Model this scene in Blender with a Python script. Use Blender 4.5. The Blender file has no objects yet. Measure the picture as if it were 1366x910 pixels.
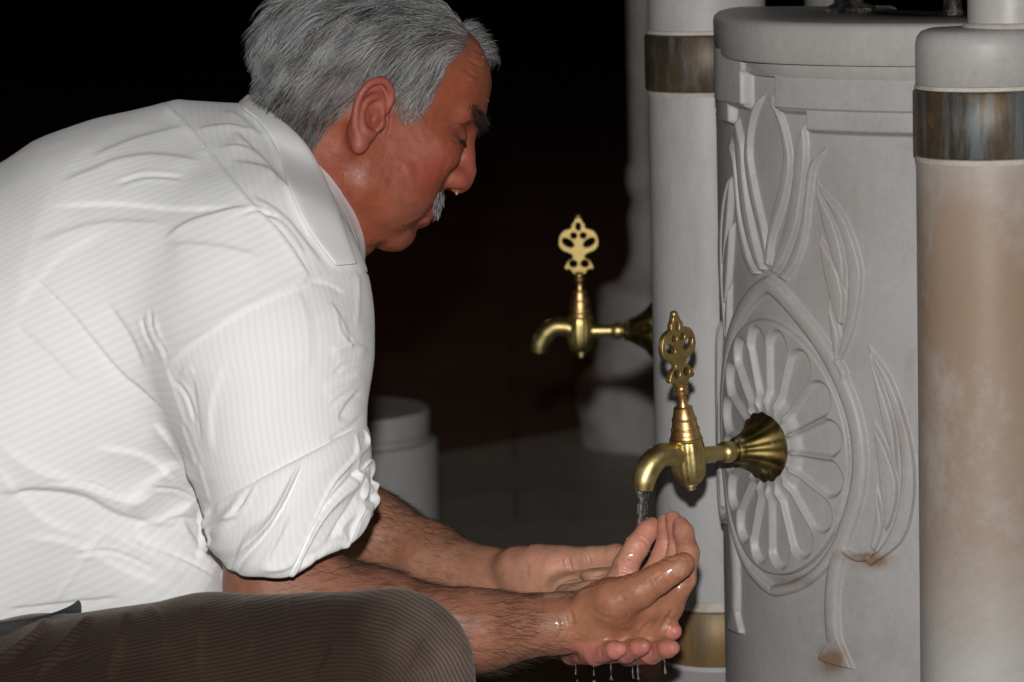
import bpy, bmesh, math, random
import numpy as np
from mathutils import Matrix, Vector
from concurrent.futures import ThreadPoolExecutor
random.seed(7)
RNG = np.random.default_rng(11)
SC = bpy.context.scene
COL = SC.collection

# ------------------------------------------------------------------ camera
FPX, CX, CY = 4500.0, 683.0, 455.0
PITCH = math.atan((CY + 200.0) / FPX)
ROLL = 0.026
CAM = np.array([0.0, 0.0, 1.17])
_F = np.array([0, math.cos(PITCH), -math.sin(PITCH)])
_R0 = np.array([1.0, 0, 0])
_U0 = np.array([0, math.sin(PITCH), math.cos(PITCH)])
AXR = _R0 * math.cos(ROLL) - _U0 * math.sin(ROLL)
AXU = _U0 * math.cos(ROLL) + _R0 * math.sin(ROLL)
AXF = _F


def P(px, py, d):
    """world point seen at photo position (px, py), d metres in front of the lens"""
    return CAM + AXR * ((px - CX) / FPX * d) + AXU * ((CY - py) / FPX * d) + AXF * d


def ray(px, py):
    v = AXR * ((px - CX) / FPX) + AXU * ((CY - py) / FPX) + AXF
    return v


def proj(V):
    q = V - CAM
    d = q @ AXF
    return np.stack([CX + FPX * (q @ AXR) / d, CY - FPX * (q @ AXU) / d, d], 1)


def ground_at(px, py, z=0.0):
    v = ray(px, py)
    return CAM + v * ((z - CAM[2]) / v[2])


cam_data = bpy.data.cameras.new('camera')
cam = bpy.data.objects.new('camera', cam_data)
COL.objects.link(cam)
M = Matrix.Identity(4)
for i in range(3):
    M[i][0], M[i][1], M[i][2], M[i][3] = AXR[i], AXU[i], -AXF[i], CAM[i]
cam.matrix_world = M
cam_data.sensor_fit = 'HORIZONTAL'
cam_data.sensor_width = 36.0
cam_data.lens = 36.0 * FPX / 1366.0
cam_data.clip_start = 0.05
cam_data.clip_end = 500
cam_data.dof.use_dof = True
cam_data.dof.focus_distance = 2.98
cam_data.dof.aperture_fstop = 8.5
SC.camera = cam

# ------------------------------------------------------------------ objects
def tag(o, label=None, cat=None, group=None, kind=None):
    if label: o['label'] = label
    if cat: o['category'] = cat
    if group: o['group'] = group
    if kind: o['kind'] = kind
    return o


def empty(name, loc=(0, 0, 0), rot=None):
    o = bpy.data.objects.new(name, None)
    o.empty_display_size = 0.05
    COL.objects.link(o)
    o.location = loc
    if rot: o.rotation_euler = rot
    return o


def mesh_obj(name, verts, faces, mat=None, parent=None, smooth=True):
    me = bpy.data.meshes.new(name)
    if isinstance(faces, np.ndarray):
        n = len(faces); k = faces.shape[1]
        me.vertices.add(len(verts)); me.vertices.foreach_set('co', np.ascontiguousarray(verts, np.float32).ravel())
        me.loops.add(n * k); me.loops.foreach_set('vertex_index', np.ascontiguousarray(faces, np.int32).ravel())
        me.polygons.add(n); me.polygons.foreach_set('loop_start', np.arange(0, n * k, k, dtype=np.int32))
        me.update(calc_edges=True)
    else:
        me.from_pydata([tuple(v) for v in verts], [], faces)
        me.update()
    me.polygons.foreach_set('use_smooth', [smooth] * len(me.polygons))
    o = bpy.data.objects.new(name, me)
    COL.objects.link(o)
    if mat: me.materials.append(mat)
    if parent: o.parent = parent
    return o


def set_attr(o, name, arr):
    me = o.data
    if arr.ndim == 1:
        a = me.attributes.new(name, 'FLOAT', 'POINT'); a.data.foreach_set('value', arr.astype(np.float32))
    else:
        a = me.attributes.new(name, 'FLOAT_COLOR', 'POINT')
        c = np.ones((len(arr), 4), np.float32); c[:, :3] = arr
        a.data.foreach_set('color', c.ravel())


class MB:
    """collects shapes into one mesh"""
    def __init__(s): s.v = []; s.f = []
    def add(s, v, f):
        b = len(s.v); s.v += [tuple(x) for x in v]; s.f += [tuple(i + b for i in q) for q in f]
    def lathe(s, prof, seg=40, origin=(0, 0, 0), axis='z', flute=None, cap=True):
        o = np.array(origin, float); V = []
        for k, (r, h) in enumerate(prof):
            for j in range(seg):
                a = 2 * math.pi * j / seg
                rr = r * (flute(a, k) if flute else 1)
                c, q = rr * math.cos(a), rr * math.sin(a)
                V.append(o + (np.array([c, q, h]) if axis == 'z' else np.array([h, c, q])))
        Fc = []
        n = len(prof)
        for k in range(n - 1):
            for j in range(seg):
                a, b = k * seg + j, k * seg + (j + 1) % seg
                Fc.append((a, b, b + seg, a + seg))
        if cap:
            Fc.append(tuple(range(seg))[::-1]); Fc.append(tuple((n - 1) * seg + j for j in range(seg)))
        s.add(V, Fc)
    def tube(s, path, radii, seg=16, flat=1.0, cap=True):
        path = [np.array(p, float) for p in path]; V = []; n = len(path)
        ref = None
        for i, p in enumerate(path):
            t = path[min(i + 1, n - 1)] - path[max(i - 1, 0)]; t /= np.linalg.norm(t)
            if ref is None:
                ref = np.cross(t, [0, 1, 0.01]); ref /= np.linalg.norm(ref)
            ref = ref - t * (ref @ t); ref /= np.linalg.norm(ref)
            b = np.cross(t, ref)
            r = radii[i] if hasattr(radii, '__len__') else radii
            for j in range(seg):
                a = 2 * math.pi * j / seg
                V.append(p + r * (math.cos(a) * ref + flat * math.sin(a) * b))
        Fc = []
        for k in range(n - 1):
            for j in range(seg):
                a, b2 = k * seg + j, k * seg + (j + 1) % seg
                Fc.append((a, b2, b2 + seg, a + seg))
        if cap:
            Fc.append(tuple(range(seg))[::-1]); Fc.append(tuple((n - 1) * seg + j for j in range(seg)))
        s.add(V, Fc)
    def ball(s, c, r, seg=14, rings=8):
        prof = [(max(1e-5, math.sin(math.pi * i / rings)), -math.cos(math.pi * i / rings)) for i in range(rings + 1)]
        r = np.array(r if hasattr(r, '__len__') else (r, r, r)); V = []; Fc = []
        for (q, h) in prof:
            for j in range(seg):
                a = 2 * math.pi * j / seg
                V.append(np.array(c) + r * np.array([q * math.cos(a), q * math.sin(a), h]))
        for k in range(rings):
            for j in range(seg):
                a, b2 = k * seg + j, k * seg + (j + 1) % seg
                Fc.append((a, b2, b2 + seg, a + seg))
        s.add(V, Fc)
    def build(s, name, mat, parent=None, smooth=True, bevel=0):
        me = bpy.data.meshes.new(name); me.from_pydata(s.v, [], s.f)
        bm = bmesh.new(); bm.from_mesh(me)
        bmesh.ops.recalc_face_normals(bm, faces=bm.faces)
        bm.to_mesh(me); bm.free()
        me.polygons.foreach_set('use_smooth', [smooth] * len(me.polygons))
        o = bpy.data.objects.new(name, me); COL.objects.link(o)
        if mat: me.materials.append(mat)
        if parent: o.parent = parent
        if smooth:
            me.set_sharp_from_angle(angle=math.radians(45))
        return o


# ------------------------------------------------------------------ materials
class NT:
    def __init__(s, name):
        s.m = bpy.data.materials.new(name); s.m.use_nodes = True
        s.t = s.m.node_tree; s.n = s.t.nodes; s.l = s.t.links
        s.b = s.n['Principled BSDF']
    def node(s, kind, **kw):
        n = s.n.new(kind)
        for k, v in kw.items():
            if k in n.inputs.keys(): s.set(n.inputs[k], v)
            else: setattr(n, k, v)
        return n
    def set(s, sock, v):
        if hasattr(v, 'is_linked'): s.l.new(v, sock)
        else: sock.default_value = v
    def p(s, **kw):
        for k, v in kw.items(): s.set(s.b.inputs[k.replace('_', ' ')], v)
    def coord(s, which='Object', scale=(1, 1, 1)):
        c = s.n.new('ShaderNodeTexCoord'); mp = s.n.new('ShaderNodeMapping')
        s.l.new(c.outputs[which], mp.inputs['Vector']); mp.inputs['Scale'].default_value = scale
        return mp.outputs['Vector']
    def noise(s, vec, scale, detail=4, rough=0.55, dist=0.0):
        n = s.n.new('ShaderNodeTexNoise'); s.l.new(vec, n.inputs['Vector'])
        n.inputs['Scale'].default_value = scale; n.inputs['Detail'].default_value = detail
        n.inputs['Roughness'].default_value = rough; n.inputs['Distortion'].default_value = dist
        return n.outputs['Fac']
    def ramp(s, fac, stops):
        r = s.n.new('ShaderNodeValToRGB'); s.l.new(fac, r.inputs['Fac'])
        e = r.color_ramp.elements
        while len(e) < len(stops): e.new(0.5)
        for i, (q, c) in enumerate(stops):
            e[i].position = q; e[i].color = (c, c, c, 1) if not hasattr(c, '__len__') else (*c, 1)
        return r.outputs['Color']
    def mix(s, fac, a, b, mode='MIX'):
        n = s.n.new('ShaderNodeMix'); n.data_type = 'RGBA'; n.blend_type = mode
        s.set(n.inputs['Factor'], fac)
        s.set(n.inputs['A'], a if hasattr(a, 'is_linked') else (*a, 1)); s.set(n.inputs['B'], b if hasattr(b, 'is_linked') else (*b, 1))
        return n.outputs['Result']
    def math(s, op, a, b=0.0, c=0.0):
        n = s.n.new('ShaderNodeMath'); n.operation = op
        s.set(n.inputs[0], a); s.set(n.inputs[1], b); s.set(n.inputs[2], c)
        return n.outputs[0]
    def attr(s, name, out='Fac'):
        n = s.n.new('ShaderNodeAttribute'); n.attribute_name = name
        return n.outputs[out]
    def sep(s, vec):
        n = s.n.new('ShaderNodeSeparateXYZ'); s.l.new(vec, n.inputs[0]); return n.outputs
    def bump(s, h, strength=0.3, dist=0.001, normal=None):
        n = s.n.new('ShaderNodeBump'); s.set(n.inputs['Height'], h)
        n.inputs['Strength'].default_value = strength; n.inputs['Distance'].default_value = dist
        if normal is not None: s.l.new(normal, n.inputs['Normal'])
        s.l.new(n.outputs['Normal'], s.b.inputs['Normal'])
        return n.outputs['Normal']


# ------------------------------------------------------------------ noise in numpy
def vnoise(p, seed=0):
    p = np.asarray(p, np.float32); i = np.floor(p).astype(np.int64); f = p - i
    f = f * f * f * (f * (f * 6 - 15) + 10)
    def h(x, y, z):
        n = (x * 374761393 + y * 668265263 + z * 2147483647 + seed * 1274126177) & 0x7fffffff
        n = (n ^ (n >> 13)) * 1103515245 & 0x7fffffff
        n = (n ^ (n >> 16)) & 0xffff
        return n.astype(np.float32) / 32767.5 - 1.0
    x, y, z = i[:, 0], i[:, 1], i[:, 2]; fx, fy, fz = f[:, 0], f[:, 1], f[:, 2]
    def L(a, b, t): return a + (b - a) * t
    return L(L(L(h(x, y, z), h(x + 1, y, z), fx), L(h(x, y + 1, z), h(x + 1, y + 1, z), fx), fy),
             L(L(h(x, y, z + 1), h(x + 1, y, z + 1), fx), L(h(x, y + 1, z + 1), h(x + 1, y + 1, z + 1), fx), fy), fz)


def fbm(p, octaves=3, seed=0):
    s = 0; a = 1.0
    for k in range(octaves):
        s = s + a * vnoise(p * (2.03 ** k) + 17.3 * k, seed + k); a *= 0.5
    return s


def sstep(a, b, x):
    t = np.clip((x - a) / (b - a), 0, 1); return t * t * (3 - 2 * t)


# ------------------------------------------------------------------ implicit surfaces -> one continuous mesh
def s_cone(a, b, ra, rb):
    a = np.array(a, np.float32); b = np.array(b, np.float32); ab = b - a; L = float(ab @ ab) + 1e-12
    def f(p):
        q = p - a
        t = np.clip((q @ ab) / L, 0, 1)
        q = q - t[..., None] * ab
        return np.sqrt(np.einsum('...i,...i', q, q)) - (ra + t * (rb - ra))
    return f


def s_ball(c, r): 
    c = np.array(c, np.float32)
    def f(p):
        q = p - c; return np.sqrt(np.einsum('...i,...i', q, q)) - r
    return f


def s_ell(c, r, axes=None):
    c = np.array(c, np.float32); r = np.array(r, np.float32)
    A = None if axes is None else np.array(axes, np.float32)
    def f(p):
        q = p - c
        if A is not None: q = q @ A.T
        u = q / r; k0 = np.sqrt(np.einsum('...i,...i', u, u)); w = u / r
        k1 = np.sqrt(np.einsum('...i,...i', w, w)) + 1e-9
        return k0 * (k0 - 1) / k1
    return f


def smin(a, b, k):
    if k <= 0: return np.minimum(a, b)
    h = np.maximum(k - np.abs(a - b), 0) / k
    return np.minimum(a, b) - h * h * k * 0.25


def smax(a, b, k): return -smin(-a, -b, k)


def chain(pts, radii, k=0.004):
    return [('u', k if i else k, s_cone(pts[i], pts[i + 1], radii[i], radii[i + 1])) for i in range(len(pts) - 1)]


def sdf_mesh(prims, lo, hi, h, smooth=1):
    """prims: ('u'|'s', k, f) in order. returns verts, quads of one surface (sparse surface nets)"""
    NB = 8; bs = NB * h
    lo = np.array(lo, float); n = np.ceil((np.array(hi) - lo) / bs).astype(int)
    gi = np.stack(np.meshgrid(*[np.arange(m) for m in n], indexing='ij'), -1).reshape(-1, 3)
    cen = (lo + (gi + 0.5) * bs).astype(np.float32)
    br = bs * 0.8661
    D = np.full(len(cen), 9.0, np.float32); fc = []
    for op, k, f in prims:
        d = f(cen).astype(np.float32); fc.append(d)
        D = smin(D, d, k) if op == 'u' else smax(D, -d, k)
    act = np.abs(D) < br * 2.8
    gi = gi[act]; fc = [d[act] for d in fc]
    loc = np.stack(np.meshgrid(*[np.arange(NB + 1)] * 3, indexing='ij'), -1).reshape(-1, 3)
    V = np.empty((len(gi), (NB + 1) ** 3), np.float32)
    def work(s):
        g = gi[s]; pts = (lo + (g[:, None, :] * NB + loc[None]) * h).astype(np.float32)
        d = np.full(pts.shape[:2], 9.0, np.float32)
        for (op, k, f), c in zip(prims, fc):
            m = np.nonzero(c[s] < br * 2.4 + 3 * k + 0.015)[0]
            if len(m) == 0: continue
            e = f(pts[m])
            d[m] = smin(d[m], e, k) if op == 'u' else smax(d[m], -e, k)
        V[s] = d
    ch = [slice(i, min(i + 250, len(gi))) for i in range(0, len(gi), 250)]
    with ThreadPoolExecutor(4) as ex: list(ex.map(work, ch))
    A = V.reshape(-1, NB + 1, NB + 1, NB + 1)
    S = A < 0
    cnt = np.zeros((len(A), NB, NB, NB), np.int8)
    for a in (0, 1):
        for b in (0, 1):
            for c in (0, 1): cnt += S[:, a:a + NB, b:b + NB, c:c + NB]
    mixc = (cnt > 0) & (cnt < 8)
    bi, ci, cj, ck = np.nonzero(mixc)
    gcell = gi[bi] * NB + np.stack([ci, cj, ck], 1)
    dims = (n * NB + 2).astype(np.int64)
    key = (gcell[:, 0].astype(np.int64) * dims[1] + gcell[:, 1]) * dims[2] + gcell[:, 2]
    acc = np.zeros((len(bi), 3)); w = np.zeros(len(bi))
    corners = [(a, b, c) for a in (0, 1) for b in (0, 1) for c in (0, 1)]
    cv = {q: A[bi, ci + q[0], cj + q[1], ck + q[2]] for q in corners}
    for i, p in enumerate(corners):
        for q in corners[i + 1:]:
            if sum(abs(x - y) for x, y in zip(p, q)) != 1: continue
            a, b = cv[p], cv[q]; m = (a < 0) != (b < 0)
            t = np.where(m, a / np.where(m, a - b, 1), 0)
            for ax in range(3): acc[:, ax] += m * (p[ax] + t * (q[ax] - p[ax]))
            w += m
    vert = lo + (gcell + acc / w[:, None]) * h
    order = np.argsort(key); ks = key[order]; vert = vert[order]
    quads = []
    for ax in range(3):
        sl0 = [slice(0, NB)] * 3; sl1 = list(sl0); sl1[ax] = slice(1, NB + 1)
        s0 = S[(slice(None), *sl0)]; s1 = S[(slice(None), *sl1)]
        b, i, j, k = np.nonzero(s0 != s1)
        flip = s0[b, i, j, k]
        g = gi[b].astype(np.int64) * NB + np.stack([i, j, k], 1)
        o1, o2 = [x for x in range(3) if x != ax]
        if ax == 1: o1, o2 = o2, o1
        idx = []; ok = np.ones(len(g), bool)
        for d1, d2 in ((1, 1), (0, 1), (0, 0), (1, 0)):
            q = g.copy(); q[:, o1] -= d1; q[:, o2] -= d2
            kk = (q[:, 0] * dims[1] + q[:, 1]) * dims[2] + q[:, 2]
            p = np.searchsorted(ks, kk); p = np.clip(p, 0, len(ks) - 1)
            ok &= ks[p] == kk; idx.append(p)
        f = np.stack(idx, 1)
        f = np.where(flip[:, None], f[:, ::-1], f)
        # orientation: outside is positive
        quads.append(f[ok][:, ::-1])
    F = np.concatenate(quads)
    for _ in range(smooth): vert = laplace(vert, F, 0.5)
    return vert, F


def laplace(v, F, a=0.5):
    s = np.zeros_like(v); c = np.zeros(len(v))
    for i in range(4):
        x, y = F[:, i], F[:, (i + 1) % 4]
        for ax in range(3):
            s[:, ax] += np.bincount(x, v[y, ax], len(v)) + np.bincount(y, v[x, ax], len(v))
        c += np.bincount(x, minlength=len(v)) + np.bincount(y, minlength=len(v))
    return v + a * (s / np.maximum(c, 1)[:, None] - v)


def normals(v, F):
    fn = np.cross(v[F[:, 2]] - v[F[:, 0]], v[F[:, 3]] - v[F[:, 1]])
    n = np.zeros_like(v)
    for i in range(4):
        for ax in range(3): n[:, ax] += np.bincount(F[:, i], fn[:, ax], len(v))
    return n / (np.linalg.norm(n, axis=1)[:, None] + 1e-12)


def polydist(x, y, pts):
    """distance, signed side and parameter (0..1) to an open polyline"""
    best = np.full(len(x), 1e9); sd = np.zeros(len(x)); tt = np.zeros(len(x))
    pts = np.array(pts, float); L = np.linalg.norm(np.diff(pts, axis=0), axis=1); cum = np.concatenate([[0], np.cumsum(L)])
    for i in range(len(pts) - 1):
        a = pts[i]; d = pts[i + 1] - a; l2 = d @ d + 1e-12
        t = np.clip(((x - a[0]) * d[0] + (y - a[1]) * d[1]) / l2, 0, 1)
        ex, ey = x - a[0] - t * d[0], y - a[1] - t * d[1]
        r = np.hypot(ex, ey); m = r < best
        best = np.where(m, r, best)
        sd = np.where(m, np.sign(d[0] * (y - a[1]) - d[1] * (x - a[0])), sd)
        tt = np.where(m, (cum[i] + t * L[i]) / cum[-1], tt)
    return best, sd, tt


def spline(pts, n=6):
    """Catmull-Rom through pts"""
    pts = [np.array(p, float) for p in pts]
    if len(pts) < 3: return np.array(pts)
    q = [2 * pts[0] - pts[1]] + pts + [2 * pts[-1] - pts[-2]]; out = []
    for i in range(1, len(q) - 2):
        for k in range(n):
            t = k / n
            out.append(0.5 * (2 * q[i] + (q[i + 1] - q[i - 1]) * t + (2 * q[i - 1] - 5 * q[i] + 4 * q[i + 1] - q[i + 2]) * t * t
                              + (3 * q[i] - q[i - 1] - 3 * q[i + 1] + q[i + 2]) * t ** 3))
    out.append(pts[-1])
    return np.array(out)


def sculpt(v, F, strokes, dmax=None):
    """strokes of relief on the side that faces -Y: (pts, amp_mm, width_px, kind)"""
    nrm = normals(v, F); q = proj(v)
    face = sstep(0.02, 0.3, -(nrm @ AXF))
    if dmax is not None: face = face * (q[:, 2] < dmax)
    x, y = q[:, 0], q[:, 1]; disp = np.zeros(len(v))
    for pts, amp, w, kind in strokes:
        pts = spline(pts)
        R = w * (8 if kind in 'fe' else 4)
        m = np.nonzero((x > pts[:, 0].min() - R) & (x < pts[:, 0].max() + R) & (y > pts[:, 1].min() - R) & (y < pts[:, 1].max() + R) & (face > 0))[0]
        if len(m) == 0: continue
        d, sd, t = polydist(x[m], y[m], pts)
        taper = sstep(0, 0.2, t) * sstep(0, 0.2, 1 - t) if kind != 'e' else sstep(0, .05, t) * sstep(0, .05, 1 - t)
        if kind == 'g': g = np.exp(-(d / w) ** 2)
        elif kind in 'fe':   # fold: sharp on one side, slow on the other
            g = np.where(sd > 0, np.exp(-d / (w * 2.2)), np.exp(-(d / (w * 0.4)) ** 2))
        elif kind == 'v':    # crease with soft shoulders
            g = np.exp(-(d / w) ** 2) - 0.5 * np.exp(-((d - 2 * w) / w) ** 2)
        disp[m] += amp * 0.001 * g * taper * face[m]
    return v + nrm * disp[:, None]
# ------------------------------------------------------------------ light: the camera's own flash at night
SC.view_settings.view_transform = 'Standard'; SC.view_settings.look = 'None'
SC.view_settings.exposure = 0; SC.view_settings.gamma = 1
W = bpy.data.worlds.new('World'); SC.world = W; W.use_nodes = True
sky = W.node_tree.nodes.new('ShaderNodeTexSky'); sky.sky_type = 'NISHITA'; sky.sun_disc = False
sky.sun_elevation = math.radians(-4); sky.sun_rotation = math.radians(200)
W.node_tree.links.new(sky.outputs[0], W.node_tree.nodes['Background'].inputs[0])
W.node_tree.nodes['Background'].inputs[1].default_value = 0.05
fl = bpy.data.lights.new('flash', 'SPOT'); fl.energy = 300; fl.spot_size = math.radians(70); fl.spot_blend = 0.6
fl.shadow_soft_size = 0.02; fl.color = (1.0, 0.985, 0.965)
flo = bpy.data.objects.new('flash', fl); COL.objects.link(flo)
m2 = M.copy(); fp = CAM + AXU * 0.15 + AXR * -0.01
for i in range(3): m2[i][3] = fp[i]
flo.matrix_world = m2
lm = bpy.data.lights.new('far_lamp', 'POINT'); lm.energy = 14; lm.color = (1.0, 0.42, 0.2); lm.shadow_soft_size = 0.08
lmo = bpy.data.objects.new('far_lamp', lm); COL.objects.link(lmo); lmo.location = (-1.5, 9.3, 3.0)

# ------------------------------------------------------------------ marble family
def marble(name, base=(0.41, 0.398, 0.396), dark=(0.305, 0.296, 0.295), stain=None, extra=None, rough=0.42, scale=1.0, bump=0.25):
    t = NT(name); v = t.coord('Object')
    big = t.noise(v, 3.0 * scale, 5, 0.6, 0.8); med = t.noise(v, 14 * scale, 6, 0.65, 0.4); fine = t.noise(v, 160 * scale, 3, 0.6)
    c = t.mix(t.ramp(big, [(0.35, 0.0), (0.68, 1.0)]), dark, base)
    c = t.mix(t.math('MULTIPLY', t.ramp(med, [(0.4, 0.0), (0.75, 1.0)]), 0.5), c, base)
    vein = t.ramp(t.noise(t.coord('Object', (1, 1, 0.5)), 4.5 * scale, 9, 0.75, 2.2), [(0.455, 0.0), (0.5, 1.0), (0.52, 0.0)])
    c = t.mix(t.math('MULTIPLY', vein, 0.13), c, (0.19, 0.185, 0.19))
    c = t.mix(t.math('MULTIPLY', t.ramp(fine, [(0.35, 0.0), (0.7, 1.0)]), 0.22), c, (0.48, 0.47, 0.455))
    if stain: c = stain(t, v, c)
    t.p(Base_Color=c, Roughness=t.math('MULTIPLY_ADD', med, 0.3, rough - 0.12))
    t.b.inputs['Specular IOR Level'].default_value = 0.35
    hgt = t.math('ADD', t.math('MULTIPLY', fine, 0.5), t.math('MULTIPLY', med, 1.0))
    t.bump(hgt, bump, 0.0015)
    return t.m


def stain_streak(t, v, c):
    s = t.noise(t.coord('Object', (1, 1, 0.12)), 16, 5, 0.6, 0.3)
    return t.mix(t.math('MULTIPLY', t.ramp(s, [(0.55, 0.0), (0.8, 1.0)]), 0.4), c, (0.3, 0.25, 0.2))


def stain_pillar(t, v, c):
    # iron-brown patina in the upper shaft, green-white runs below the bronze band
    a = t.noise(t.coord('Object', (1, 1, 0.7)), 9, 8, 0.75, 0.2)
    z = t.sep(v)[2]
    band = t.math('MULTIPLY', t.ramp(z, [(0.45, 0.0), (0.58, 0.8), (0.78, 1.0), (0.86, 0.9), (0.9, 0.45), (0.93, 0.0)]), 1.0)
    f = t.math('MULTIPLY', t.ramp(a, [(0.3, 0.35), (0.52, 1.0)]), band)
    c = t.mix(t.math('MULTIPLY', f, 0.9), c, (0.275, 0.18, 0.115))
    run = t.ramp(t.noise(t.coord('Object', (1, 1, 0.02)), 34, 3, 0.5), [(0.6, 0.0), (0.7, 1.0)])
    zz = t.ramp(z, [(0.70, 0.0), (0.9, 1.0), (0.93, 1.0), (0.935, 0.0)])
    return t.mix(t.math('MULTIPLY', t.math('MULTIPLY', run, zz), 0.6), c, (0.36, 0.42, 0.40))


M_marble = marble('carved_marble', stain=stain_streak)
def stain_rust(t, v, c):
    c = stain_streak(t, v, c)
    return t.mix(t.math('MULTIPLY', t.attr('rust'), 0.85), c, (0.20, 0.115, 0.06))
M_panel = marble('carved_panel_marble', base=(0.41, 0.398, 0.396), dark=(0.305, 0.296, 0.295), stain=stain_rust)
def stain_light(t, v, c):
    a = t.noise(t.coord('Object', (1, 1, 0.3)), 13, 5, 0.65, 0.5); z = t.sep(v)[2]
    return t.mix(t.math('MULTIPLY', t.math('MULTIPLY', t.ramp(a, [(0.45, 0.0), (0.7, 1.0)]), t.ramp(z, [(0.55, 0.0), (0.85, 1.0)])), 0.5), stain_streak(t, v, c), (0.33, 0.24, 0.19))
M_pillar = marble('pillar_marble', base=(0.45, 0.442, 0.448), dark=(0.385, 0.378, 0.382), stain=stain_light)
M_pillar_brown = marble('stained_pillar_marble', base=(0.46, 0.45, 0.435), dark=(0.39, 0.38, 0.365), stain=stain_pillar)
M_slab = marble('slab_marble', base=(0.40, 0.39, 0.372), dark=(0.31, 0.30, 0.287))
M_stool = marble('stool_marble', base=(0.5, 0.49, 0.475), dark=(0.42, 0.41, 0.4), stain=stain_streak, rough=0.3)
M_rough = marble('rough_marble', base=(0.58, 0.56, 0.53), dark=(0.36, 0.345, 0.32), rough=0.6, scale=2.5, bump=0.8)
M_mortar = marble('lime_mortar', base=(0.6, 0.55, 0.48), dark=(0.42, 0.36, 0.29), rough=0.8, scale=8, bump=0.9)


def bronze_band():
    t = NT('weathered_bronze_band'); v = t.coord('Object', (1, 1, 0.1)); w = t.coord('Object')
    st = t.noise(v, 60, 5, 0.7, 0.5); bl = t.noise(w, 28, 5, 0.65)
    c = t.mix(t.ramp(bl, [(0.35, 0.0), (0.65, 1.0)]), (0.045, 0.036, 0.026), (0.105, 0.07, 0.036))
    c = t.mix(t.math('MULTIPLY', t.ramp(st, [(0.48, 0.0), (0.64, 1.0)]), 0.75), c, (0.14, 0.165, 0.175))
    c = t.mix(t.math('MULTIPLY', t.ramp(t.noise(w, 70, 3), [(0.6, 0.0), (0.75, 1.0)]), 0.4), c, (0.2, 0.13, 0.055))
    t.p(Base_Color=c, Roughness=t.math('MULTIPLY_ADD', st, 0.3, 0.35), Metallic=0.35)
    t.bump(st, 0.4, 0.001)
    return t.m
M_band = bronze_band()
def gold_band():
    t = NT('tarnished_gilt_band'); v = t.coord('Object', (1, 1, 0.25)); n = t.noise(v, 40, 5, 0.65, 0.4)
    t.p(Base_Color=t.ramp(n, [(0.3, (0.09, 0.08, 0.065)), (0.5, (0.22, 0.135, 0.05)), (0.7, (0.30, 0.18, 0.06))]), Roughness=0.5, Metallic=0.3)
    t.bump(n, 0.4, 0.001)
    return t.m
M_gilt = gold_band()


def ground_mat(name, c1, c2, tile, rough, wet=0.0):
    t = NT(name); v = t.coord('Object')
    n = t.noise(v, 1.6, 6, 0.65, 0.5); n2 = t.noise(v, 25, 5, 0.6)
    c = t.mix(t.ramp(n, [(0.35, 0.0), (0.65, 1.0)]), c1, c2)
    c = t.mix(t.math('MULTIPLY', t.ramp(n2, [(0.4, 0.0), (0.7, 1.0)]), 0.35), c, tuple(x * 0.5 for x in c1))
    br = t.n.new('ShaderNodeTexBrick'); t.l.new(v, br.inputs['Vector'])
    br.inputs['Scale'].default_value = tile; br.inputs['Mortar Size'].default_value = 0.004; br.offset = 0.5
    br.inputs['Color1'].default_value = (1, 1, 1, 1); br.inputs['Color2'].default_value = (0.9, 0.9, 0.9, 1); br.inputs['Mortar'].default_value = (0.6, 0.58, 0.55, 1)
    c = t.mix(1.0, c, br.outputs['Color'], 'MULTIPLY')
    t.p(Base_Color=c, Roughness=t.math('MULTIPLY_ADD', n2, 0.35, rough))
    t.bump(n2, 0.3, 0.004)
    return t.m


M_ground = ground_mat('dark_stone_floor', (0.10, 0.075, 0.06), (0.16, 0.12, 0.095), 0.8, 0.35)
M_paving = ground_mat('worn_marble_paving', (0.32, 0.315, 0.28), (0.44, 0.43, 0.385), 0.9, 0.3)

g = mesh_obj('ground', [(-150, -20, 0), (150, -20, 0), (150, 300, 0), (-150, 300, 0)], [(0, 1, 2, 3)], M_ground, smooth=False)
tag(g, kind='structure')
e1 = ground_at(470, 628); e2 = ground_at(900, 552); dv = (e2 - e1) / np.linalg.norm(e2 - e1)
pv = [e1 - dv * 6, e2 + dv * 4]
pv = [(p[0], p[1]) for p in pv]
g = mesh_obj('paving', [(pv[0][0], pv[0][1], .004), (pv[1][0], pv[1][1], .004), (6, -3, .004), (-6, -3, .004)], [(0, 3, 2, 1)], M_paving, smooth=False)
tag(g, kind='structure')

# ------------------------------------------------------------------ fountain
RB = 0.29                                   # radius of one bowed panel
FL1 = P(1023, 600, 3.10); PHI1 = math.radians(60)
TAPZ = FL1[2]
def nrm2(phi): return np.array([-math.sin(phi), -math.cos(phi), 0])
C1 = FL1 - nrm2(PHI1) * RB; C1[2] = 0
sil2 = P(874, 450, 3.85); C2 = np.array([sil2[0] + RB, sil2[1], 0]); PHI2 = math.radians(97)
FL2 = C2 + nrm2(PHI2) * RB; FL2[2] = TAPZ
PR = 0.0605
PILL_R = P(1318, 400, 2.90); PILL_L = P(950, 450, 3.43)
root = empty('ablution_fountain', (C1[0], C1[1], 0))
tag(root, 'grey marble ablution fountain carved with tulips and a rosette, with round banded pillars', 'fountain')
RX, RY = C1[0], C1[1]


def cyl_uv(px, py):
    v = ray(px, py); o = CAM - C1
    a = v[0] ** 2 + v[1] ** 2; b = 2 * (o[0] * v[0] + o[1] * v[1]); c = o[0] ** 2 + o[1] ** 2 - RB ** 2
    disc = max(b * b - 4 * a * c, 0); t = (-b - math.sqrt(disc)) / (2 * a)
    p = CAM + v * t; q = p - C1
    phi = math.atan2(-q[0], -q[1])
    return np.array([(PHI1 - phi) * RB, p[2]])


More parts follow.
